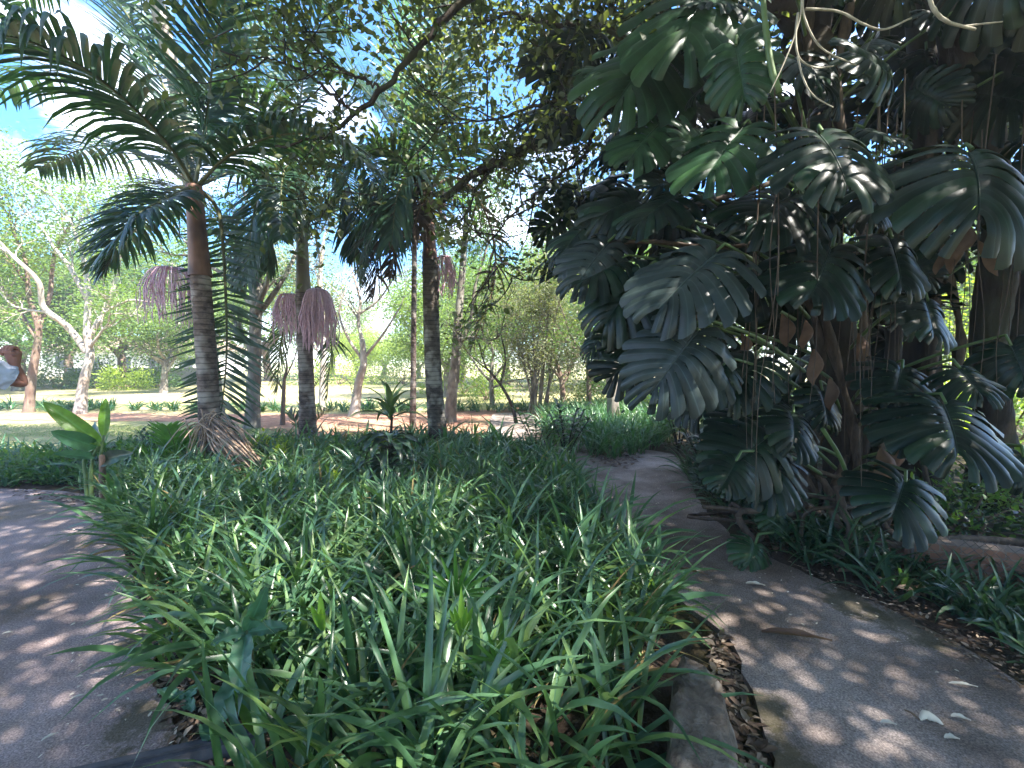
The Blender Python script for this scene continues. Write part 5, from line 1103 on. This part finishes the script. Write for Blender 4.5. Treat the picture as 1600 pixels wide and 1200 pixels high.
fan_seedling('palm seedling with radiating narrow leaflets in the middle of the bed', 714, 930, 0, .33, 'frond_bright', 1, 1.35, 11, .022)
fan_seedling('palm seedling with a folded yellow green fan in the middle of the bed', 722, 995, 0, .26, 'leaf_yellow_blade', 2, .28, 5, .03) if 'leaf_yellow_blade' in M else fan_seedling('palm seedling with a folded yellow green fan in the middle of the bed', 722, 995, 0, .26, 'leaf_banana', 2, .28, 5, .03)
fan_seedling('palm seedling with short spread leaflets low in the bed', 775, 1035, 0, .2, 'frond_bright', 3, 1.9, 12, .018)
fan_seedling('palm seedling with a narrow folded leaf left of the bed centre', 505, 985, 0, .24, 'leaf_banana', 4, .15, 3, .035)
# blue flower
b = gr(486, 712); t = thing('flowering_stalk', 'small blue flower spike at the foot of the middle palm', 'flower', b); y_ = float(b[1])
V, Q, T = tube([b, at(486, 690, y_)], .005, 5); MB().add(V, Q, T).build('stem', M['monstera_stalk'], t)
mb = MB(); n = 40; scatter(mb, HEX, HEXQ, at(486, 693, y_) + pr.normal(0, 1, (n, 3)) * [.03, .03, .07], pr.normal(0, 1, (n, 3)), pr.normal(0, 1, (n, 3)), pr.uniform(.03, .05, n), .8); mb.build('blossom', M['flower'], t)
# blade leaning in over the rock, bottom right; sky sheen put into its blue colour
t = thing('long_blade', 'single long blade reaching in over the rock at the bottom edge, coloured blue for sky sheen', 'leaf', gr(930, 1290))
paddle(at(900, 1250, 1.5), at(1100, 1157, 1.66), (-.1, -.5, .85), .042, M['leaf_bluegreen'], .03)

# ================================================================== ROCK, EDGING, WALL, LOOSE LEAVES
def rock(name, label, cat, foot, h, seed, mat):
    """solid block from a ground outline"""
    r = np.random.default_rng(seed); n = 36; ring = densify([tuple(p[:2]) for p in foot], .05, .0, seed)
    idx = np.linspace(0, len(ring) - 1, n).astype(int); ring = ring[idx]; c = ring.mean(0); V = []; lv = [(0, 1.04), (.2, 1.06), (.4, 1.0), (.6, .99), (.8, .94), (.92, .87), (1.0, .75), (1.03, .5), (1.02, .25)]
    nz = r.normal(0, .02, (n, 1)); 
    for z, s in lv: V.append(np.column_stack([c + (ring - c) * (s + nz * (z < .95)) + r.normal(0, .009, (n, 2)) * s ** 2, -.03 + h * z + r.normal(0, .011, n) * z * (s > .7) + .03 * z * h * np.sin(ring[:, 1] * 8 + 1)]))
    V = np.vstack(V + [np.array([[c[0], c[1], h * 1.02]])]); Q = [[l * n + i, l * n + (i + 1) % n, (l + 1) * n + (i + 1) % n, (l + 1) * n + i] for l in range(len(lv) - 1) for i in range(n)]
    e = len(V) - 1; b = (len(lv) - 1) * n; T = [[b + i, b + (i + 1) % n, e] for i in range(n)]
    return tag(MB().add(V, Q, T).build(name, mat, origin=(c[0], c[1], 0)), label, cat)
rk = [gr(x, y, .25) for x, y in [(1066, 1004), (1100, 1018), (1132, 1070), (1150, 1150), (1156, 1290), (1035, 1290), (1040, 1180), (1048, 1090)]]
rock('edging_rock', 'weathered brown stone block between the bed and the right path', 'rock', rk, .30, 5, M['stone'])
M['edging'] = bark_mat('edging_metal', (.035, .035, .04), (.075, .075, .085), None, 9, (1, 1, 1), rough=.5, bstr=.2)
a = gr(130, 1215, .06); b = gr(335, 1168, .06); mb = MB(); d = b - a; c = (a + b) / 2; rz = math.atan2(d[1], d[0])
box(mb, c + [0, 0, -.02], (np.linalg.norm(d) + .3, .06, .09), rz); box(mb, c + [0, .0, .029], (np.linalg.norm(d) + .3, .018, .012), rz)
tag(mb.build('edging_bar', M['edging'], origin=(c[0], c[1], 0), smooth=False), 'dark grey metal drain bar along the bottom of the left path', 'edging')
# low brick wall behind wire at the right
M['brick'] = new_mat('brick')[0]; t_ = M['brick'].node_tree; bs = t_.nodes['Principled BSDF']; br = t_.nodes.new('ShaderNodeTexBrick'); tc = t_.nodes.new('ShaderNodeTexCoord'); mpn = t_.nodes.new('ShaderNodeMapping'); mpn.inputs['Rotation'].default_value = (math.pi / 2, 0, 0)
t_.links.new(tc.outputs['Object'], mpn.inputs[0]); t_.links.new(mpn.outputs[0], br.inputs[0]); br.inputs['Color1'].default_value = (.17, .085, .06, 1); br.inputs['Color2'].default_value = (.25, .13, .09, 1); br.inputs['Mortar'].default_value = (.2, .15, .12, 1); br.inputs['Scale'].default_value = 4.5
t_.links.new(br.outputs[0], bs.inputs['Base Color']); bs.inputs['Roughness'].default_value = .9
a = gr(1478, 912); b = gr(1760, 952); d = b - a; c = (a + b) / 2 + [0, .1, .04]; rz = math.atan2(d[1], d[0])
tag(box(MB(), c + [0, 0, .08], (np.linalg.norm(d) + .4, .14, .32), rz).build('brick_wall', M['brick'], origin=(c[0], c[1], 0), smooth=False), 'low terracotta brick wall behind the wire at the right edge', 'wall')
M['wire'] = bark_mat('wire', (.05, .04, .035), (.12, .10, .09), None, 20, bstr=.1, rough=.5)
wt = thing('wire_fence', 'rusty wire mesh fence in front of the low brick wall', 'fence', (c[0], c[1] - .1, 0)); mb = MB(); dn = unit(d); L_ = np.linalg.norm(d) + .4; hh = .30
for k in range(22):
    s0 = -L_ / 2 + L_ * (k + mr.uniform(-.3, .3)) / 21
    for sg in (-1, 1):
        p = c + dn * s0 + [0, -.1, .0]; q = p + dn * sg * .30 + [0, 0, hh]; V, Q, T = tube([p, q], .0022, 4); mb.add(V, Q, T)
mb.build('wire_mesh', M['wire'], wt)
for s0 in (-L_ / 2, L_ / 2): V, Q, T = tube([c + dn * s0 + [0, -.1, 0], c + dn * s0 + [0, -.1, .34]], .012, 6); MB().add(V, Q, T).build('post', M['wire'], wt)

def loose(name, label, px, py, az, l, w, mat, cat='fallen leaf', curl=.5, z=.042):
    p = gr(px, py); mb = MB(); strap(mb, [p[0], p[1], z + .004], az, 1.45, l, w, .12, K=9, fold=curl, rng=pr, taper=.5, wave=.1); return tag(mb.build(name, mat, origin=(p[0], p[1], z)), label, cat)
loose('fallen_leaf', 'long reddish brown leaf sheath lying in the middle of the right path', 1190, 1000, math.radians(-20), .34, .05, M['leaf_dead'])
loose('fallen_leaf', 'pale dry leaf right of the curled pod on the right path', 1485, 1135, math.radians(-25), .065, .024, M['petal'])
loose('fallen_leaf', 'pale dry leaf left of the curled pod on the right path', 1375, 1145, math.radians(-15), .06, .02, M['petal'])
loose('fallen_leaf', 'long cream curled leaf near the right border', 1482, 1082, math.radians(-18), .11, .018, M['petal'])
loose('fallen_leaf', 'cream leaf low on the right path near the bottom edge', 1475, 1170, math.radians(-10), .055, .024, M['petal'])
loose('fallen_leaf', 'thin white leaf near the middle of the left path', 110, 1108, math.radians(30), .06, .012, M['petal'])
loose('fallen_leaf', 'white leaf at the left edge of the left path', 4, 1003, math.radians(15), .05, .014, M['petal'])
loose('fallen_leaf', 'pale leaf at the bottom of the left path', 65, 1175, math.radians(50), .05, .014, M['petal'])
loose('fallen_leaf', 'orange brown leaf stalk lying across the right path near the bend', 1040, 895, math.radians(-35), .30, .03, M['leaf_dead'])
loose('fallen_leaf', 'small cream leaf on the right path below the drooping low split leaf', 1165, 922, math.radians(-20), .12, .03, M['petal'])
p = gr(1450, 1128, .045); t = thing('seed_pod', 'pale curled seed pod with a stalk on the right path', 'seed pod', p); mb = MB()
V, Q, T = tube(resample([p + [-.035, 0, .01], p + [0, .012, .022], p + [.03, 0, .014], p + [.045, -.02, .006]], 14), .017 * np.sin(np.linspace(.25, 3.0, 14)), 8, wob=.08, rng=pr); mb.add(V, Q, T).build('pod', M['petal'], t)
V, Q, T = tube(resample([p + [-.035, 0, .01], p + [-.05, .025, .02], p + [-.055, .05, .012]], 8), .004, 5); MB().add(V, Q, T).build('stalk', M['litter'], t)

# ================================================================== THE PERSON AT THE LEFT EDGE
M['skin'] = new_mat('skin')[0]; sb_ = M['skin'].node_tree.nodes['Principled BSDF']; sb_.inputs['Base Color'].default_value = (.34, .17, .135, 1); bump(M['skin'].node_tree, sb_, noise(M['skin'].node_tree, 60, 5), .25, .01); sb_.inputs['Roughness'].default_value = .75; sb_.inputs['Specular IOR Level'].default_value = .25; sb_.inputs['Subsurface Weight'].default_value = .08
M['shirt'] = bark_mat('shirt_cloth', (.44, .50, .66), (.58, .63, .78), None, 9, (1, 1, .6), bstr=.5, rough=.9)
M['trousers'] = bark_mat('trousers_cloth', (.04, .05, .08), (.07, .08, .12), None, 30, bstr=.2, rough=.9)
M['hair'] = bark_mat('hair', (.01, .008, .007), (.03, .025, .02), None, 60, bstr=.8, rough=.7)
M['shoe'] = bark_mat('shoe', (.05, .04, .035), (.09, .07, .06), None, 20, bstr=.1, rough=.6)
def skinned(name, verts, edges, radii, mat, parent, root=0, sub=2):
    org = ORG[parent.name]; me = bpy.data.meshes.new(name); me.from_pydata([tuple(np.array(v) - org) for v in verts], edges, []); o = bpy.data.objects.new(name, me); COL.objects.link(o); o.parent = parent; ORG[o.name] = org
    sk = o.modifiers.new('skin', 'SKIN'); lay = me.skin_vertices[0] if len(me.skin_vertices) else None
    if lay is None:
        me.attributes; bm_ = __import__('bmesh').new(); bm_.from_mesh(me); bm_.verts.layers.skin.verify(); bm_.to_mesh(me); bm_.free(); lay = me.skin_vertices[0]
    for i, r_ in enumerate(radii):
        lay.data[i].radius = (r_, r_) if np.isscalar(r_) else r_; lay.data[i].use_root = (i == root)
    sk.use_smooth_shade = True; sk.branch_smoothing = .6; ss = o.modifiers.new('sub', 'SUBSURF'); ss.levels = sub; ss.render_levels = sub; me.materials.append(mat); return o
Yp = 2.55
sh = at(-66, 562, Yp - .14); el = at(37, 602, Yp + .10); wr = at(23, 571, Yp + .08); hd = at(20, 553, Yp + .07)      # right-hand side arm of the figure
px_ = at(-118, 600, Yp)[0]; S = 1.0
pc = np.array([px_, Yp + .0, 0.035]); ps = thing('person', 'person in a pale blue T-shirt raising a bent arm at the left edge', 'person', pc)
shz = sh[2]; hip = pc + [0, 0, .93]; neck = pc + [0, 0, shz + .04]; 
shL = np.array([pc[0] - .19, Yp, shz - .03]); elL = shL + [-.08, .02, -.29]; wrL = elL + [-.02, -.06, -.25]
vb = [hip, pc + [0, 0, 1.12], pc + [0, 0, 1.32], pc + [0, 0, shz - .05], neck, neck + [0, -.01, .07], neck + [0, -.02, .15], neck + [0, -.02, .24],
      sh, (sh + el) / 2, el, (el + wr) / 2, wr, shL, (shL + elL) / 2, elL, wrL, hip + [.09, 0, -.04], hip + [.10, -.02, -.46], hip + [.10, .01, -.86], hip + [.10, -.12, -.885], hip + [-.09, 0, -.04], hip + [-.10, .02, -.46], hip + [-.10, .06, -.86], hip + [-.10, -.07, -.885], hd, wrL + [0, -.02, -.08], hd + [.002, 0, .030]]
eb = [(0, 1), (1, 2), (2, 3), (3, 4), (4, 5), (5, 6), (6, 7), (3, 8), (8, 9), (9, 10), (10, 11), (11, 12), (3, 13), (13, 14), (14, 15), (15, 16), (0, 17), (17, 18), (18, 19), (19, 20), (0, 21), (21, 22), (22, 23), (23, 24), (12, 25), (16, 26), (25, 27)]
rb_ = [.13, .12, .13, .11, .055, .06, .085, .075, .055, .045, .033, .029, .024, .055, .045, .038, .026, .085, .058, .038, .035, .085, .058, .038, .035, .042, .034, .041]
skinned('body', vb, eb, rb_, M['skin'], ps)
sl = sh + (el - sh) * .97 + np.array([0, 0, .012])
skinned('shirt', [hip + [0, 0, -.02], pc + [0, 0, 1.12], pc + [0, 0, 1.32], pc + [0, 0, shz - .05], neck + [0, 0, -.02], sh, (sh + sh * .7 + sl * .3) / 2, sh * .7 + sl * .3, shL, shL + (elL - shL) * .75], [(0, 1), (1, 2), (2, 3), (3, 4), (3, 5), (5, 6), (6, 7), (3, 8), (8, 9)], [.165, .155, .16, .135, .07, .085, .082, .080, .08, .08], M['shirt'], ps)
skinned('trousers', [hip + [0, 0, .02], hip + [.09, 0, -.06], hip + [.10, -.02, -.46], hip + [.10, .01, -.84], hip + [-.09, 0, -.06], hip + [-.10, .02, -.46], hip + [-.10, .06, -.84]], [(0, 1), (1, 2), (2, 3), (0, 4), (4, 5), (5, 6)], [.15, .11, .085, .065, .11, .085, .065], M['trousers'], ps)
skinned('hair', [neck + [0, .03, .2], neck + [0, .0, .30], neck + [0, .06, .14]], [(0, 1), (0, 2)], [.095, .07, .06], M['hair'], ps)
for s_ in (.10, -.10): skinned('shoe', [hip + [s_, .03, -.87], hip + [s_, -.08, -.89], hip + [s_, -.16, -.89]], [(0, 1), (1, 2)], [.05, .045, .035], M['shoe'], ps, 0, 2)
# face
skinned('nose', [neck + [0, -.105, .175], neck + [0, -.125, .155]], [(0, 1)], [.008, .014], M['skin'], ps)
# curled fingers of the raised hand
u = unit(hd - wr)
for k in range(4):
    o_ = hd + np.array([.024 - .017 * k, .012, .022 + .005 * (k in (1, 2)) - .006 * (k == 3)]); P = resample([o_, o_ + [0, -.016, .016], o_ + [-.001, -.040, .010], o_ + [-.002, -.046, -.014], o_ + [-.002, -.030, -.024]], 14)
    V, Q, T = tube(P, .0098 * np.sqrt(np.clip(1 - np.linspace(-.9, .96, 14) ** 6, .1, 1)) * (1 + .08 * np.cos(np.linspace(0, 14, 14))), 10); MB().add(V, Q, T).build('finger', M['skin'], ps)
P = resample([hd + [.028, -.008, -.012], hd + [.030, -.034, .004], hd + [.012, -.048, .012], hd + [-.004, -.050, .010]], 12); V, Q, T = tube(P, .0115 * np.sqrt(np.clip(1 - np.linspace(-.9, .96, 12) ** 6, .1, 1)), 10); MB().add(V, Q, T).build('thumb', M['skin'], ps)
# loose open sleeve over the upper arm
P = resample([sh + [-.02, 0, 0], (sh + sl) / 2 + [0, 0, -.004], sh + (sl - sh) * .80 + [0, 0, .0]], 26); V, Q, T = tube(P, .084 - .014 * np.linspace(0, 1, 26), 28, cap=False)
V = V + (.0045 * np.sin(np.repeat(np.arange(26), 28) * .9 + np.tile(np.arange(28), 26) * .8) + .004 * np.sin(np.tile(np.arange(28), 26) * 1.57))[:, None] * unit(V - np.repeat(P, 28, 0)); MB().add(V, Q).build('sleeve', M['shirt'], ps)
for k in range(4):
    o_ = wrL + np.array([-.002, -.05 + .018 * k, -.09]); skinned('finger', [o_, o_ + [.006, -.004, -.035], o_ + [.014, -.002, -.062]], [(0, 1), (1, 2)], [.010, .009, .007], M['skin'], ps)
skinned('thumb', [wrL + [.01, -.05, -.05], wrL + [.015, -.07, -.085]], [(0, 1)], [.012, .009], M['skin'], ps)

# ================================================================== HAZE
hz_ = MB(); box(hz_, (10, 60, 14.5), (220, 150, 31)); ho = hz_.build('haze', M['wire'], smooth=False); tag(ho, kind='stuff')
hm = bpy.data.materials.new('haze_air'); hm.use_nodes = True; t_ = hm.node_tree; t_.nodes.remove(t_.nodes['Principled BSDF']); pv = t_.nodes.new('ShaderNodeVolumePrincipled'); pv.inputs['Color'].default_value = (.92, .95, 1, 1); pv.inputs['Density'].default_value = .0035; pv.inputs['Anisotropy'].default_value = .3
t_.links.new(pv.outputs[0], t_.nodes['Material Output'].inputs['Volume']); ho.data.materials.clear(); ho.data.materials.append(hm)
cy.volume_bounces = 0
